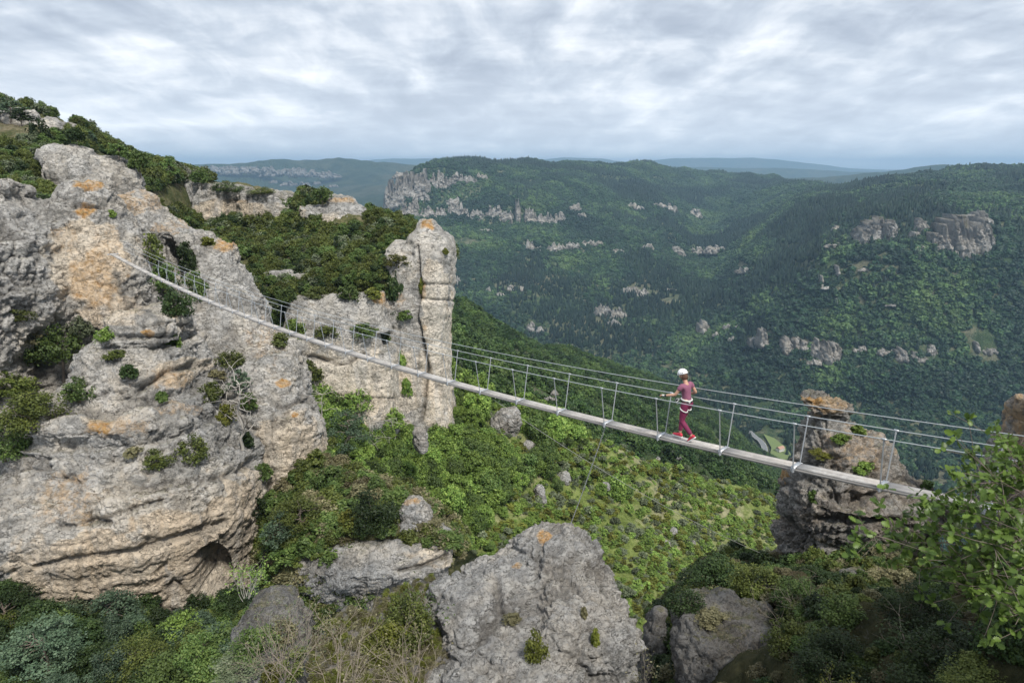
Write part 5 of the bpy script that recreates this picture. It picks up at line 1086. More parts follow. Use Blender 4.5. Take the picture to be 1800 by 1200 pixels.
# spur below the pillar
Q = grid_points(SPURP, 60000, rg); px, py = proj(Q)
keep = (px > 700) & (px < 1500) & (Q[:, 2] > -352)
st = fbm(Q @ np.array([[.8, .3, 0], [-.3, .8, 0], [0, 0, .3]]) / 28, 4, 91); dens = np.where(st > .30, .12, 1.0) * np.where(near_mask(px, py, [(1180, 830, 70, 60), (1220, 790, 60, 30), (970, 690, 50, 30), (1130, 810, 60, 50)]), .35, 1)
keep &= rg.random(len(Q)) < dens; Q = Q[keep]
scatter_group([plant_mesh('bush', LM['spur'], .11, 420, 300 + i) for i in range(4)], Q, rg.uniform(2.4, 6.2, len(Q)), rg, 'woodland', 'green wood and scrub on the spur below the pillar', rg.uniform(.8, 1.2, len(Q)))
print('spur', len(Q), round(time.time() - T0, 1))
# sunlit slope: dense bright trees high on the left, open dry scrub lower right
Q = grid_points(SLP, 26000, rg); px, py = proj(Q)
A_ = np.array([-.62, .78]); al = Q[:, 0] * A_[0] + Q[:, 1] * A_[1]; dn = Q[:, 0] * .78 + Q[:, 1] * .62
st = fbm(np.stack([al / 6.5, dn / 30, Q[:, 2] * 0], 1), 4, 93)
wood = smooth01((.62 - ((px - 620) / 620 + (py - 700) / 900) + st * .38) / .25 + .5)
inview = (px > 380) & (px < 1560) & (py < 1290)
isb = inview & (rg.random(len(Q)) < wood * .62) & ~near_mask(px, py, [(886, 748, 34, 50), (926, 790, 20, 26), (950, 866, 15, 24), (988, 837, 20, 18), (1178, 940, 20, 24), (738, 766, 16, 22)])
QB = Q[isb]; sb = rg.uniform(1.6, 4.6, len(QB)) * np.where(near_mask(*proj(QB), [(730, 740, 110, 50)]), .55, 1) * np.clip(QB[:, 1] / 95, .75, 1.15)
scatter_group([plant_mesh('bush', LM['bright'], .046, 3600, 320 + i) for i in range(3)] + [plant_mesh('tree', LM['bright'], .042, 3800, 330 + i) for i in range(2)] + [plant_mesh('bush', LM['mid'], .046, 3400, 340), plant_mesh('tree', LM['mid'], .042, 3400, 341)], QB, sb, rg, 'shrubbery', 'bright green shrubs and small trees thickly covering the sunlit slope', rg.uniform(.85, 1.25, len(QB)))
iss = inview & ~isb & (rg.random(len(Q)) < np.where(st < 0, .75, .25)); QS = Q[iss]
QS = np.concatenate([QS, QS + rg.normal(size=QS.shape) * [.9, .9, 0]]); QS = QS[:len(QS)]
scatter_group([plant_mesh('bush', LM['bright'], .10, 500, 350), plant_mesh('bush', LM['moss'], .10, 460, 351), plant_mesh('bush', LM['grey'], .10, 460, 352), plant_mesh('bush', LM['bright'], .10, 480, 353)], QS, rg.uniform(.4, 2.0, len(QS)), rg, 'scrub', 'low scattered scrub and dry grass on the open slope', rg.uniform(.5, .9, len(QS)))
print('slope', len(QB), len(QS), round(time.time() - T0, 1))
# bushes on the upper left hill and plateau
Q = grid_points(HLP, 19000, rg); px, py = proj(Q)
st = fbm(Q / 9, 3, 95); keep = (px > -120) & (px < 800) & (st < .6) & (Q[:, 1] > 58)
keep &= ~near_mask(px, py, [(165, 330, 75, 62), (0, 225, 50, 30), (60, 225, 40, 25), (110, 225, 22, 22), (390, 350, 140, 32), (600, 375, 50, 25)])
Q = Q[keep]; s_ = rg.uniform(1.0, 3.3, len(Q)) * np.clip(Q[:, 1] / 110, .7, 1.2)
scatter_group([plant_mesh('bush', LM['box'], .050, 3200, 360 + i) for i in range(3)] + [plant_mesh('bush', LM['mid'], .050, 3200, 370 + i) for i in range(2)] + [plant_mesh('bush', LM['dark'], .050, 3000, 380), plant_mesh('bush', LM['grey'], .06, 900, 381, BARKG)], Q, s_, rg, 'shrubbery', 'dark green box and oak scrub covering the upper left hill', rg.uniform(.7, 1.1, len(Q)))
print('hill', len(Q), round(time.time() - T0, 1))
# terrace and lower-left wood
Q = grid_points(TRP, 1500, rg); px, py = proj(Q); keep = (Q[:, 1] > 37.6) & (Q[:, 1] < 56); Q = Q[keep]
scatter_group([plant_mesh('bush', LM['box'], .07, 1500, 390), plant_mesh('bush', LM['dry'], .07, 900, 391), plant_mesh('bush', LM['mid'], .07, 1500, 392)], Q, rg.uniform(.5, 2.2, len(Q)), rg, 'scrub', 'low bushes and dry grass on the terrace above the grey slab', rg.uniform(.5, .9, len(Q)))
Q = grid_points(LLP, 1100, rg); px, py = proj(Q); keep = (px > -150) & (px < 470) & (Q[:, 1] < 41); Q = Q[keep]
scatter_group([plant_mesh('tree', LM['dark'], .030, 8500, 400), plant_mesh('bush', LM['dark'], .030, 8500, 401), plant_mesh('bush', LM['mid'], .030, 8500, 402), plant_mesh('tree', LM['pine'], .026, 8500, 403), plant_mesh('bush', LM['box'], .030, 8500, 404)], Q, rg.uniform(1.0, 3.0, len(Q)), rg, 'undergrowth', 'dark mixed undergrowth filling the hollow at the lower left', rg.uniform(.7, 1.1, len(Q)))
rg2 = np.random.default_rng(8)
scatter_group([plant_mesh('bush', LM['dry'], .05, 700, 440), plant_mesh('bush', LM['dry'], .04, 500, 441, TWIG), plant_mesh('bush', LM['moss'], .05, 700, 442)], GP, rg2.uniform(.08, .28, len(GP)), rg2, 'dry_grass', 'tufts of dry grass and heath on the low rocks at bottom centre', rg2.uniform(.6, 1.2, len(GP)))
# shaded gully side
Q = grid_points(LRP, 5200, rg); px, py = proj(Q); keep = (px > 1080) & (px < 1900) & (Q[:, 1] < 34) & (Q[:, 1] > 5.4)
keep &= ~near_mask(px, py, [(1280, 1130, 95, 70), (1490, 1115, 40, 36), (1140, 1150, 24, 60)]) ; Q = Q[keep]
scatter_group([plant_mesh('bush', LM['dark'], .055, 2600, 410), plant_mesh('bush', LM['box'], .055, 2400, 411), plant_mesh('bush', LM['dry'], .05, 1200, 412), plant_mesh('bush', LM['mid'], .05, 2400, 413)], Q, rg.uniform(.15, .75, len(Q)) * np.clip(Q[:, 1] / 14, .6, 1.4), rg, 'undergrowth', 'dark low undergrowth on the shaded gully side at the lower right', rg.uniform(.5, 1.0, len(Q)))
print('scatter', round(time.time() - T0, 1))
# ------------------------------------------------------------------ the footbridge
PXD = [(187, 440), (272, 486), (342, 521), (400, 546), (437, 565), (500, 579), (560, 604), (597, 617), (637, 631), (680, 644), (727, 659), (782, 674), (842, 690), (907, 704), (980, 719), (1063, 744), (1157, 766), (1264, 791), (1392, 819), (1540, 849), (1700, 884)]
pi_, pX, pY, pZ = [], [], [], []
for x, y in PXD:
    i = (1540 - x) / (22.3 + .0915 * x); D_ = 12.9 * (1 + .0915 * i); up = -(y - 600) / 1200 * D_
    pi_.append(i); pX.append((x - 900) / 1200 * D_); pY.append(D_ * CP + up * SP); pZ.append(up * CP - D_ * SP)
cX, cY, cZ = np.polyfit(pi_, pX, 1), np.polyfit(pi_, pY, 1), np.polyfit(pi_, pZ, 3)
fw = np.array([cX[0], cY[0], 0]); fw /= np.linalg.norm(fw); SD = np.array([fw[1] * -1, fw[0], 0])     # SD points to the near side
if SD[1] > 0: SD = -SD
HALF = .15
def deck(i, side=0.0, dz=0.0):
    """centre line at station i, offset metres to the near side and up"""
    i = np.asarray(i, float); p = np.stack([np.polyval(cX, i), np.polyval(cY, i), np.polyval(cZ, i)], -1)
    return p + SD * (side - HALF) + np.array([0, 0, dz])
I0, I1 = -2.6, 33.4
STEEL = plain('galvanised_steel', (0.50, 0.52, 0.54), 0.42, 0.55, var=.12, scale=30); CABLE = plain('steel_cable', (0.46, 0.49, 0.50), 0.5, 0.4, var=.1, scale=60)
m_, n, b = new_mat('deck_boards'); geo = n.nodes.new('ShaderNodeNewGeometry')
f1 = noise(n, mapping(n, geo.outputs['Position'], (1.2, 1.2, 1.2), (0, 0, R(0))), 6, 6, .7); f2 = noise(n, geo.outputs['Position'], 40, 4, .7)
c = mix(n, ramp_of(n, f1, .35, .65), (0.40, 0.375, 0.345), (0.56, 0.54, 0.51)); c = mix(n, ramp_of(n, f2, .35, .65), mix(n, .25, c, (0.25, .22, .2)), c); av = n.nodes.new('ShaderNodeAttribute'); av.attribute_name = 'v'; c = mix(n, mathn(n, 'MULTIPLY', av.outputs['Fac'], .5), c, (0.30, 0.275, 0.25)); n.links.new(c, b.inputs['Base Color']); b.inputs['Roughness'].default_value = .75
DECKM = m_
BR = empty('footbridge', tuple(deck(0))); tag(BR, 'narrow cable footbridge with a plank deck spanning the void between cliffs', 'footbridge'); BR0 = np.array(deck(0))
def bar(P, w, h, bevel=0):
    """rectangular bar swept along P (n,3)"""
    P = np.asarray(P); d = np.gradient(P, axis=0); s_ = np.cross(d, [0, 0, 1]); s_ /= np.linalg.norm(s_, axis=1)[:, None]; u_ = np.cross(s_, d); u_ /= np.linalg.norm(u_, axis=1)[:, None]; k = len(P)
    V = np.concatenate([P + s_ * w / 2 + u_ * h / 2, P - s_ * w / 2 + u_ * h / 2, P - s_ * w / 2 - u_ * h / 2, P + s_ * w / 2 - u_ * h / 2]); F = []
    for q in range(4):
        q2 = (q + 1) % 4
        for i in range(k - 1): F.append((q * k + i, q2 * k + i, q2 * k + i + 1, q * k + i + 1))
    F.append((0, 3 * k, 2 * k, k)); F.append((k - 1, 2 * k - 1, 3 * k - 1, 4 * k - 1)); return V, np.array(F)
Bd = Bag(); Bs = Bag()
st_ = list(range(-3, 34))
for i in st_:
    a, b_ = max(i + .02, I0), min(i + .98, I1)
    if b_ <= a: continue
    t = np.linspace(a, b_, 4)
    for sd_ in (-.073, .073):
        V_, F_ = bar(deck(t, sd_, 0), .142, .035); Bd.add(V_, F_, np.full(len(V_), random.random()))
for sd_ in (-.135, .135): Bs.add(*bar(deck(np.linspace(I0, I1, 90), sd_, -.045), .03, .05))
addobj('deck', Bd.mesh('deck', DECKM, False), BR, -BR0); addobj('side_rail', Bs.mesh('side_rail', plain('aged_wood_edge', (0.30, 0.28, 0.26), .8, var=.2), False), BR, -BR0)
def cab(side, dz, r, name, sag=0.0, i0=I0, i1=I1):
    t = np.linspace(i0, i1, 160); P = deck(t, 0, 0); off = np.array([side * 1.0]) ; P = P + SD * side + np.array([0, 0, dz])
    P[:, 2] -= sag * 4 * ((t - i0) / (i1 - i0)) * (1 - (t - i0) / (i1 - i0)); V, F = tube(P, np.full(160, r), 6); B_ = Bag(); B_.add(V, F); return addobj(name, B_.mesh(name, CABLE), BR, -BR0)
cab(.31, 1.0, .011, 'handrail_cable', i1=32); cab(-.31, 1.0, .011, 'handrail_cable', i1=32); cab(-.36, 1.24, .010, 'lifeline_cable', .06, i1=32.5)
for sd_ in (-.10, .10): cab(sd_, -.055, .012, 'deck_cable')
hm_n, hm_f, brm = [], [], None
def hanger_mesh(sgn):
    B_ = Bag(); a = SD * sgn * .155 + np.array([0, 0, -.09]); t_ = SD * sgn * .31 + np.array([0, 0, 1.0]); m0 = SD * sgn * .165 + np.array([0, 0, .06])
    B_.add(*tube([a, m0, t_], [.013, .013, .013], 6)); d = (t_ - m0) / np.linalg.norm(t_ - m0)
    B_.add(*tube([a - [0, 0, .01], a + [0, 0, .10]], [.020, .020], 6)); B_.add(*tube([t_ - d * .07, t_ + d * .015], [.018, .016], 6))
    return B_.mesh('hanger', STEEL)
def clamp_mesh(sgn):
    B_ = Bag(); t_ = SD * sgn * .31 + np.array([0, 0, 1.0]); B_.add(*tube([t_ - fw * .045, t_ - fw * .04, t_ + fw * .04, t_ + fw * .045], [.012, .021, .021, .012], 8)); return B_.mesh('clamp', STEEL)
def bracket_mesh():
    B_ = Bag(); B_.add(*bar(np.array([SD * -.17 + [0, 0, -.075], SD * .17 + [0, 0, -.075]]), .06, .012))
    for s_ in (-1, 1): B_.add(*bar(np.array([SD * s_ * .158 - fw * .05 + [0, 0, -.03], SD * s_ * .158 + fw * .05 + [0, 0, -.03]]), .008, .11))
    B_.add(*bar(np.array([SD * -.15 + [0, 0, .0235], SD * .15 + [0, 0, .0235]]), .09, .006)); return B_.mesh('bracket', STEEL, False)
HM = {1: hanger_mesh(1), -1: hanger_mesh(-1)}; CM = {1: clamp_mesh(1), -1: clamp_mesh(-1)}; BM_ = bracket_mesh()
for i in range(-2, 28):
    p = deck(i) - BR0
    for s_ in (1, -1):
        h_ = addobj('hanger', HM[s_], BR, p); addobj('clamp', CM[s_], h_)
    addobj('bracket', BM_, BR, p)
Ap = Bag(); pe = deck(33.2)
Ap.add(*bar(np.array([pe + SD * -.4 + fw * .05, pe + SD * .4 + fw * .05]), .30, .03))
for q_ in (-.32, -.15, .15, .32): Ap.add(*tube([pe + SD * q_ + [0, 0, -.05], pe + SD * q_ + [0, 0, .08]], [.022, .022], 8))
addobj('anchor_plate', Ap.mesh('anchor_plate', STEEL, False), BR, -BR0)
# stay chain and guy cables
CH = Bag(); c0 = deck(4, .1, -.1); c1 = np.array(pxbase(1003, 921)); nL = 66
for k in range(nL):
    t = (k + .5) / nL; p = c0 * (1 - t) + c1 * t; p[2] -= .05 * 4 * t * (1 - t); d = (c1 - c0) / np.linalg.norm(c1 - c0)
    s1 = np.cross(d, [0, 1, .3]); s1 /= np.linalg.norm(s1); s2 = np.cross(d, s1); w_ = s1 if k % 2 else s2; L2 = np.linalg.norm(c1 - c0) / nL * .68
    th = np.linspace(0, 2 * math.pi, 9)[:-1]; ring = [p + d * L2 * math.cos(q) + w_ * .014 * math.sin(q) for q in th]; CH.add(*tube(ring + [ring[0], ring[1]], np.full(10, .0055), 4))
tag(addobj('stay_chain', CH.mesh('stay_chain', STEEL)), 'steel chain tying the bridge deck down to the foreground rock', 'chain')
def guy(a, b_, sag, r, label):
    t = np.linspace(0, 1, 60)[:, None]; P = np.array(a) * (1 - t) + np.array(b_) * t; P[:, 2] -= (sag * 4 * t * (1 - t))[:, 0]; B_ = Bag(); B_.add(*tube(P, np.full(60, r), 5)); tag(addobj('guy_cable', B_.mesh('guy_cable', plain('pale_cable', (.42, .42, .40), .5, .2))), label, 'cable')
guy(deck(6.8, .1, -.08), pxbase(1352, 978, 23), .35, .006, 'thin diagonal cable running from under the deck down to the spire')
guy(deck(27, .1, -.05), at(190, 521, 52.8), .3, .009, 'thin cable stretched across the tan wall near the far end of the footbridge')
guy(deck(26.5, -.1, -.05), at(345, 545, 56.5), .1, .009, 'short cable slanting down to the rock fin below the deck')

# ------------------------------------------------------------------ the walker
def skin_mesh(name, verts, edges, radii, mat, sub=2, root=0):
    me = bpy.data.meshes.new('t'); me.from_pydata([tuple(v) for v in verts], edges, []); o = bpy.data.objects.new('t', me); COL.objects.link(o)
    o.modifiers.new('s', 'SKIN'); sv = me.skin_vertices[0].data
    for k, r_ in enumerate(radii):
        sv[k].radius = (r_, r_) if isinstance(r_, (int, float)) else r_; sv[k].use_root = (k == root)
    if sub: ss = o.modifiers.new('d', 'SUBSURF'); ss.levels = sub; ss.render_levels = sub
    dg = bpy.context.evaluated_depsgraph_get(); out = bpy.data.meshes.new_from_object(o.evaluated_get(dg), depsgraph=dg)
    bpy.data.objects.remove(o); out.materials.clear(); out.materials.append(mat); out.name = name
    out.polygons.foreach_set('use_smooth', np.ones(len(out.polygons), bool)); out.update(); return out
SKINM = plain('skin', (0.50, 0.29, 0.20), .55, var=.06, scale=6); SHIRT = plain('mauve_shirt', (0.235, 0.085, 0.14), .85, var=.18, scale=14, bump=.4); TROU = plain('crimson_trousers', (0.175, 0.018, 0.065), .8, var=.2, scale=10, bump=.5)
SHOE = plain('red_shoe', (0.55, 0.03, 0.06), .6, var=.1); SOLE = plain('white_sole', (0.75, .74, .72), .6); HELM = plain('white_helmet', (0.80, 0.80, 0.80), .3, var=.02); HAIR = plain('brown_hair', (0.10, 0.05, 0.03), .7, var=.3, scale=40)
BLACK = plain('black_strap', (0.02, 0.02, 0.022), .6); GREYW = plain('pale_webbing', (0.62, 0.62, 0.60), .6); GLOVE = plain('white_glove', (0.62, 0.60, 0.57), .7)
pst = 2.63
PW = empty('person', tuple(deck(pst, 0, .022)), math.atan2(fw[1], fw[0])); tag(PW, 'person in white helmet, mauve shirt and crimson trousers walking along the footbridge', 'person')
hipc = (-.02, 0, .90)
LH, LK, LA = (-.03, .095, .88), (.02, .10, .48), (-.29, .075, .15); RH, RK, RA = (-.03, -.095, .88), (.12, -.085, .475), (.15, -.07, .09)
waist, chest, neckb, headc = (-.01, 0, 1.05), (.02, 0, 1.24), (.045, 0, 1.395), (.10, 0, 1.50)
LS, LE, LW_ = (.03, .165, 1.345), (.15, .235, 1.115), (.385, .285, 1.055); RS, RE, RW = (.03, -.165, 1.345), (-.08, -.27, 1.12), (.13, -.31, 1.03)
def lerp(a, b_, t): return tuple(np.array(a) * (1 - t) + np.array(b_) * t)
# body: pelvis root, legs to the ankle, torso, arms to the wrist, neck
bv = [hipc, waist, chest, neckb, headc, LH, LK, LA, RH, RK, RA, LS, LE, LW_, RS, RE, RW, lerp(LS, LE, .5), lerp(RS, RE, .5), lerp(LE, LW_, .35), lerp(RE, RW, .35), lerp(LK, LA, .3), lerp(RK, RA, .3), lerp(LH, LK, .4), lerp(RH, RK, .4)]
be = [(0, 1), (1, 2), (2, 3), (3, 4), (0, 5), (5, 23), (23, 6), (6, 21), (21, 7), (0, 8), (8, 24), (24, 9), (9, 22), (22, 10), (2, 11), (11, 17), (17, 12), (12, 19), (19, 13), (2, 14), (14, 18), (18, 15), (15, 20), (20, 16)]
br = [.088, .078, .086, .052, .052, .085, .052, .034, .085, .052, .034, .052, .038, .024, .052, .038, .024, .043, .043, .038, .038, .052, .052, .075, .075]
addobj('body', skin_mesh('body', bv, be, br, SKINM), PW)
# head with face
def ball(name, c, r, mat, seg=20, fn=None, rot=(0, 0, 0)):
    me = bpy.data.meshes.new(name); bm = bmesh.new(); bmesh.ops.create_uvsphere(bm, u_segments=seg, v_segments=seg // 2 + 2, radius=1); M = Matrix.Rotation(rot[1], 3, 'Y') @ Matrix.Rotation(rot[0], 3, 'X')
    for v in bm.verts:
        q = v.co.copy()
        if fn: q = fn(q)
        v.co = M @ Vector((q.x * r[0], q.y * r[1], q.z * r[2])) + Vector(c)
    bm.to_mesh(me); bm.free(); me.materials.append(mat); me.polygons.foreach_set('use_smooth', np.ones(len(me.polygons), bool)); return me
HC = (.125, 0, 1.545); HR = (0, R(24), 0)
def facef(q):
    q = q.copy()
    if q.x > 0: q.x *= 1 - .12 * max(0, -q.z); q.y *= 1 - .16 * max(0, -q.z)
    if q.x > .7 and abs(q.y) < .22 and -.35 < q.z < .1: q.x += .22 * (1 - abs(q.y) / .22)
    return q
hd = ball('head', HC, (.094, .074, .115), SKINM, 28, facef, (0, R(24), 0)); addobj('head', hd, PW)
Mh = Matrix.Rotation(R(24), 3, 'Y')
def hp(x, y, z): return tuple(Vector(HC) + Mh @ Vector((x, y, z)))
for s_ in (-1, 1):
    addobj('ear', ball('ear', hp(-.005, .075 * s_, -.01), (.018, .008, .030), SKINM, 12), PW)
    ey = addobj('eye', ball('eye', hp(.082, .03 * s_, .008), (.012, .012, .009), plain('eye_white', (.8, .78, .75), .3), 10), PW)
    addobj('pupil', ball('pupil', hp(.093, .03 * s_, .008), (.004, .006, .006), BLACK, 8), ey)
addobj('mouth', ball('mouth', hp(.082, 0, -.058), (.010, .024, .005), plain('lips', (.42, .16, .14), .5), 10), PW)
def hairf(q):
    q = q.copy()
    if q.x > .35: q.x = .35
    return q
addobj('hair', ball('hair', hp(-.018, 0, -.015), (.092, .083, .118), HAIR, 24, hairf, (0, R(24), 0)), PW)
def helmf(q):
    q = q.copy()
    if q.z < -.12: q.z = -.12 + (q.z + .12) * .12; 
    if q.x > .6 and q.z < 0: q.x += .14
    return q
hl = addobj('helmet', ball('helmet', hp(-.004, 0, .045), (.125, .104, .112), HELM, 36, helmf, (0, R(20), 0)), PW)
for s_ in (-1, 1):
    for dx in (-.05, 0, .05): addobj('vent', ball('vent', hp(dx - .02, .098 * s_, .062), (.016, .006, .008), BLACK, 10), hl)
addobj('chin_strap', (lambda B_: (B_.add(*tube([hp(.0, .082, .03), hp(.03, .074, -.05), hp(.05, .03, -.118), hp(.05, -.03, -.118), hp(.03, -.074, -.05), hp(0, -.082, .03)], [.006] * 6, 5)), B_.mesh('chin_strap', BLACK))[1])(Bag()), hl)
# shirt with short sleeves, trousers
sv_ = [(-.02, 0, .945), waist, chest, (.04, 0, 1.365), LS, lerp(LS, LE, .52), RS, lerp(RS, RE, .52), (.0, 0, 1.14)]
addobj('shirt', skin_mesh('shirt', sv_, [(0, 1), (1, 8), (8, 2), (2, 3), (2, 4), (4, 5), (2, 6), (6, 7)], [.122, .108, .122, .072, .070, .062, .070, .062, .112], SHIRT), PW)
tv = [(-.02, 0, .95), LH, LK, (-.25, .078, .20), RH, RK, (.148, -.07, .14), lerp(LH, LK, .45), lerp(RH, RK, .45), lerp(LK, LA, .35), lerp(RK, RA, .35)]
addobj('trousers', skin_mesh('trousers', tv, [(0, 1), (1, 7), (7, 2), (2, 9), (9, 3), (0, 4), (4, 8), (8, 5), (5, 10), (10, 6)], [.112, .100, .068, .050, .100, .068, .050, .086, .086, .064, .064], TROU), PW)
# shoes
def shoe(ankle, heel, toe, roll):
    a = Vector(heel); t = Vector(toe); d = (t - a).normalized(); s_ = Vector((0, 1, 0)); u_ = s_.cross(d) * -1
    if u_.z < 0: u_ = -u_
    L_ = (t - a).length; me = bpy.data.meshes.new('shoe'); prof = [(0, .030, .0, .060), (.12, .036, 0, .085), (.32, .038, 0, .088), (.55, .043, 0, .062), (.8, .045, .0, .046), (.94, .034, .006, .034), (1.0, .012, .012, .024)]; V, F = [], []; k = 10
    for (q, w_, lo, hi) in prof:
        for j in range(k):
            th = 2 * math.pi * j / k; y_ = w_ * math.copysign(abs(math.cos(th)) ** .8, math.cos(th)); z_ = (lo + hi) / 2 + (hi - lo) / 2 * math.copysign(abs(math.sin(th)) ** .7, math.sin(th)); V.append(tuple(a + d * (q * L_) + s_ * y_ + u_ * (z_ + .018)))
    for i in range(len(prof) - 1):
        for j in range(k): F.append((i * k + j, i * k + (j + 1) % k, (i + 1) * k + (j + 1) % k, (i + 1) * k + j))
    F.append(tuple(range(k))[::-1]); F.append(tuple((len(prof) - 1) * k + j for j in range(k))); me.from_pydata(V, [], F); me.materials.append(SHOE); me.polygons.foreach_set('use_smooth', np.ones(len(me.polygons), bool))
    so_ = addobj('shoe', me, PW); me2 = bpy.data.meshes.new('sole'); V, F = [], []
    for (q, w_, lo, hi) in prof:
        for (sy, z_) in ((-1, 0), (1, 0), (1, .022), (-1, .022)): V.append(tuple(a + d * (q * L_ * 1.02 - .003) + s_ * sy * (w_ + .003) + u_ * (z_ + (lo if q > .9 else 0))))
    for i in range(len(prof) - 1):
        for j in range(4): F.append((i * 4 + j, i * 4 + (j + 1) % 4, (i + 1) * 4 + (j + 1) % 4, (i + 1) * 4 + j))
    F.append((3, 2, 1, 0)); F.append(tuple(len(V) - 4 + j for j in range(4))); me2.from_pydata(V, [], F); me2.materials.append(SOLE); addobj('sole', me2, so_)
    addobj('sock', (lambda B_: (B_.add(*tube([lerp(tuple(a + d * .06 + u_ * .06), ankle, .2), ankle], [.036, .038], 8)), B_.mesh('sock', plain('sock', (.5, .06, .08), .8)))[1])(Bag()), so_)
shoe(RA, (.09, -.07, .0), (.35, -.075, .0), 0)
shoe(LA, (-.355, .075, .16), (-.175, .07, .0), 0)
# hands: palm, four bent fingers and a thumb, gloved
def hand(wr, along, grip, nm, side):
    w = Vector(wr); d = Vector(along).normalized(); up = Vector((0, 0, 1)); s_ = d.cross(up).normalized() * side; e = empty(nm, (0, 0, 0)); e.parent = PW
    vs = [w, w + d * .04, w + d * .085]; ed = [(0, 1), (1, 2)]; rd_ = [(.026, .020), (.038, .020), (.040, .019)]
    pm = skin_mesh('palm', [tuple(v) for v in vs], ed, rd_, GLOVE, 2); bpy.data.objects.remove(e)
    h_ = addobj(nm, pm, PW)
    for q, (o_, l_) in enumerate(((-.030, .068), (-.010, .076), (.010, .072), (.029, .058))):
        b0 = w + d * .088 + s_ * o_; b1 = b0 + d * l_ * .42 - up * l_ * .12; b2 = b1 + d * l_ * .12 - up * l_ * .36; b3 = b2 - d * l_ * .22 - up * l_ * .16
        addobj('finger', skin_mesh('finger', [tuple(x) for x in (b0 - d * .012, b1, b2, b3)], [(0, 1), (1, 2), (2, 3)], [.010, .009, .0085, .0075], SKINM if q < 3 else SKINM, 1), h_)
    t0 = w + d * .03 - s_ * .034; addobj('thumb', skin_mesh('thumb', [tuple(x) for x in (t0, t0 + d * .03 - s_ * .016 - up * .012, t0 + d * .05 - s_ * .006 - up * .035)], [(0, 1), (1, 2)], [.012, .010, .0085], SKINM, 1), h_)
    addobj('cuff', (lambda B_: (B_.add(*tube([w - d * .035, w - d * .03, w + d * .006, w + d * .01], [.024, .032, .032, .026], 8)), B_.mesh('cuff', BLACK))[1])(Bag()), h_)
hand(LW_, (.24, .03, -.02), None, 'hand', -1); hand(RW, (.22, -.02, -.02), None, 'hand', 1)
# harness
def strap(pts, r, mat, nm, par, closed=False):
    P = [Vector(p) for p in pts]
    if closed: P = P + [P[0], P[1]]
    B_ = Bag(); B_.add(*tube([tuple(p) for p in P], [r] * len(P), 6)); return addobj(nm, B_.mesh(nm, mat), par)
HN = strap([(-.015 + .118 * math.cos(t), .132 * math.sin(t), 1.0 + .01 * math.cos(t)) for t in np.linspace(0, 2 * math.pi, 15)[:-1]], .019, GREYW, 'harness', PW, True)
strap([(-.015 + .118 * math.cos(t), .136 * math.sin(t), .955) for t in np.linspace(0, 2 * math.pi, 15)[:-1]], .016, BLACK, 'belt', HN, True)
for s_, hh, kk in ((1, LH, LK), (-1, RH, RK)):
    c_ = Vector(lerp(hh, kk, .28)); strap([tuple(c_ + Vector((.088 * math.cos(t), .086 * math.sin(t), .045 * math.cos(t)))) for t in np.linspace(0, 2 * math.pi, 13)[:-1]], .013, GREYW, 'leg_loop', HN, True)
strap([(.13, .03, .99), (.17, .08, .93), (.20, .10, .88), (.17, .09, .85), (.13, .06, .90)], .011, GREYW, 'lanyard', HN)
strap([(.12, .05, .98), (.16, .14, 1.0), (.19, .16, .95), (.16, .14, .91), (.13, .12, .95)], .009, STEEL, 'carabiner', HN, True)
strap([(.13, .0, .99), (.22, -.10, 1.08), (.30, -.24, 1.17), (.34, -.33, 1.235)], .008, BLACK, 'lanyard', HN)
addobj('pulley', ball('pulley', (.20, .10, .96), (.035, .02, .04), BLACK, 12), HN)
strap([(-.135, .05, .99), (-.155, .09, .955), (-.14, .12, .99)], .012, GREYW, 'gear_loop', HN)

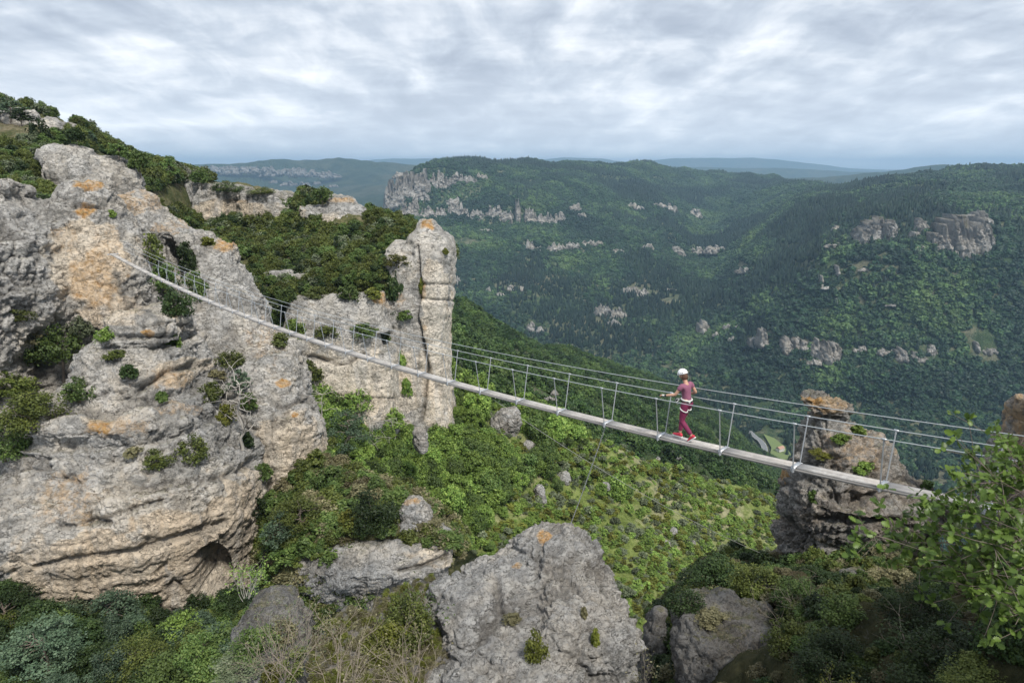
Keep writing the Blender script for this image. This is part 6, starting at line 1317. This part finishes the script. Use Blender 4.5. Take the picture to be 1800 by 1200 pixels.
# ------------------------------------------------------------------ oak in the foreground at the right edge
def oak():
    rng = np.random.default_rng(31); Wd, Lf = Bag(), Bag()
    # one lobed leaf, unit length, folded along its rib
    ys = [0, .10, .20, .30, .38, .48, .56, .66, .74, .84, .92, 1.0]; ws = [.012, .05, .15, .09, .22, .12, .27, .15, .25, .14, .15, .0]
    LV = []; 
    ws = [w_ * 1.35 for w_ in ws]
    for y, w_ in zip(ys, ws): LV += [(-w_, y, .22 * w_ + .05 * math.sin(y * 3)), (0, y, -.02 + .06 * math.sin(y * 3)), (w_, y, .22 * w_ + .05 * math.sin(y * 3))]
    LV = np.array(LV); LF = np.array([(3 * i + a, 3 * i + a + 1, 3 * i + a + 4, 3 * i + a + 3) for i in range(len(ys) - 1) for a in (0, 1)])
    def leaf(p, d, s_):
        d = d / np.linalg.norm(d); n_ = np.array([0, -.25, 1.]) + rng.normal(size=3) * .38; x_ = np.cross(d, n_); x_ /= np.linalg.norm(x_); z_ = np.cross(x_, d)
        V = p + s_ * (LV[:, :1] * x_ + LV[:, 1:2] * d + LV[:, 2:] * z_); Lf.add(V, LF, np.full(len(V), rng.uniform(0, 1)))
    def rosette(p, d):
        for k in range(rng.integers(5, 9)):
            dd = d + rng.normal(size=3) * .75 + np.array([0, 0, -.10]); leaf(p + rng.normal(size=3) * .015, dd, rng.uniform(.042, .090))
    base = np.array(at(2120, 1180, 5.6)); 
    tr = np.array([base + [0, 0, -2.2], base + [.05, 0, -1.0], base + [-.05, .05, .0], base + [-.15, .1, .8], base + [-.2, .1, 1.5]]); Wd.add(*tube(tr, [.11, .095, .08, .06, .045], 8))
    ends = [(1705, 800, 5.4), (1765, 805, 5.0), (1712, 850, 5.0), (1750, 840, 4.8), (1655, 890, 5.4), (1600, 905, 5.2), (1535, 940, 5.0), (1590, 955, 5.3), (1650, 930, 4.9), (1710, 900, 4.7), (1770, 890, 4.6), (1620, 1000, 5.2),
            (1680, 985, 4.8), (1740, 960, 4.5), (1790, 970, 4.4), (1700, 1030, 4.7), (1760, 1040, 4.4), (1800, 830, 5.2), (1820, 1020, 4.5), (1660, 900, 5.6), (1720, 860, 5.5), (1790, 790, 5.4), (1560, 925, 5.1), (1650, 960, 5.4), (1740, 1000, 4.9), (1800, 930, 4.9), (1800, 1080, 4.5), (1775, 780, 5.8), (1680, 925, 5.6)]
    for (x, y, Y) in ends:
        e_ = np.array(at(x + rng.uniform(-6, 6), y, Y)); s_ = tr[rng.integers(2, 5)]; L_ = np.linalg.norm(e_ - s_)
        P = wob(s_, e_, 12, .035 * L_, rng); P[:, 2] += .02 * L_ * np.sin(np.linspace(0, np.pi, 12)); Wd.add(*tube(P, np.linspace(.010, .0025, 12), 5)); d = P[-1] - P[-3]; d /= np.linalg.norm(d); rosette(P[-1], d)
        for j in range(30):
            a = P[rng.integers(5, 12)]; q = a + (d * .5 + rng.normal(size=3) * .75) * rng.uniform(.10, .26); Wd.add(*tube(wob(a, q, 4, .008, rng), [.0035, .003, .0025, .0018], 4)); rosette(q, q - a)
    e = empty('oak_tree', tuple(base + [0, 0, -2.1])); o0 = base + [0, 0, -2.1]; tag(e, 'oak with lobed light green leaves reaching in from the right edge', 'tree')
    addobj('branches', Wd.mesh('branches', BARK), e, -o0); addobj('foliage', Lf.mesh('foliage', LM['oak']), e, -o0)
oak()

# ------------------------------------------------------------------ the cliff the photographer stands on, right of and behind the camera
s = Solid()
s.blob((16.5, -5, -2), (7.2, 9, 12.5), 3.0, .15); s.blob((2, -9.5, -9), (9, 8.2, 7.4), 3.2, 0); s.blob((12.6, 2.0, -6), (4.6, 4.6, 9.5), 2.8, .2); s.blob((-4, -12, -10), (9, 8, 9), 3, 0)
o = rock('cliff', s, .35, 1.6, M_G, seed=950, lump=.8); tag(o, 'rock face behind and to the right of the viewpoint that shades the gully', 'cliff')

# ------------------------------------------------------------------ air
m_ = bpy.data.materials.new('haze'); m_.use_nodes = True; n = m_.node_tree; n.nodes.clear()
pv = n.nodes.new('ShaderNodeVolumePrincipled'); pv.inputs['Color'].default_value = (0.48, 0.74, 1.0, 1); pv.inputs['Density'].default_value = 0.0001; pv.inputs['Anisotropy'].default_value = 0.2
out = n.nodes.new('ShaderNodeOutputMaterial'); n.links.new(pv.outputs[0], out.inputs['Volume'])
hz = addobj('haze', box_mesh('haze', -20000, 20000, -500, 21500, -560, 250, m_)); tag(hz, 'thin blue air filling the gorge and the distance', 'haze', kind='stuff')
# ground sheet reaches beyond the haze box sides, so pull it inside
g_ = bpy.data.objects['ground']; g_.scale = (.32, .30, 1); g_.location.y = 480
print('all', round(time.time() - T0, 1))
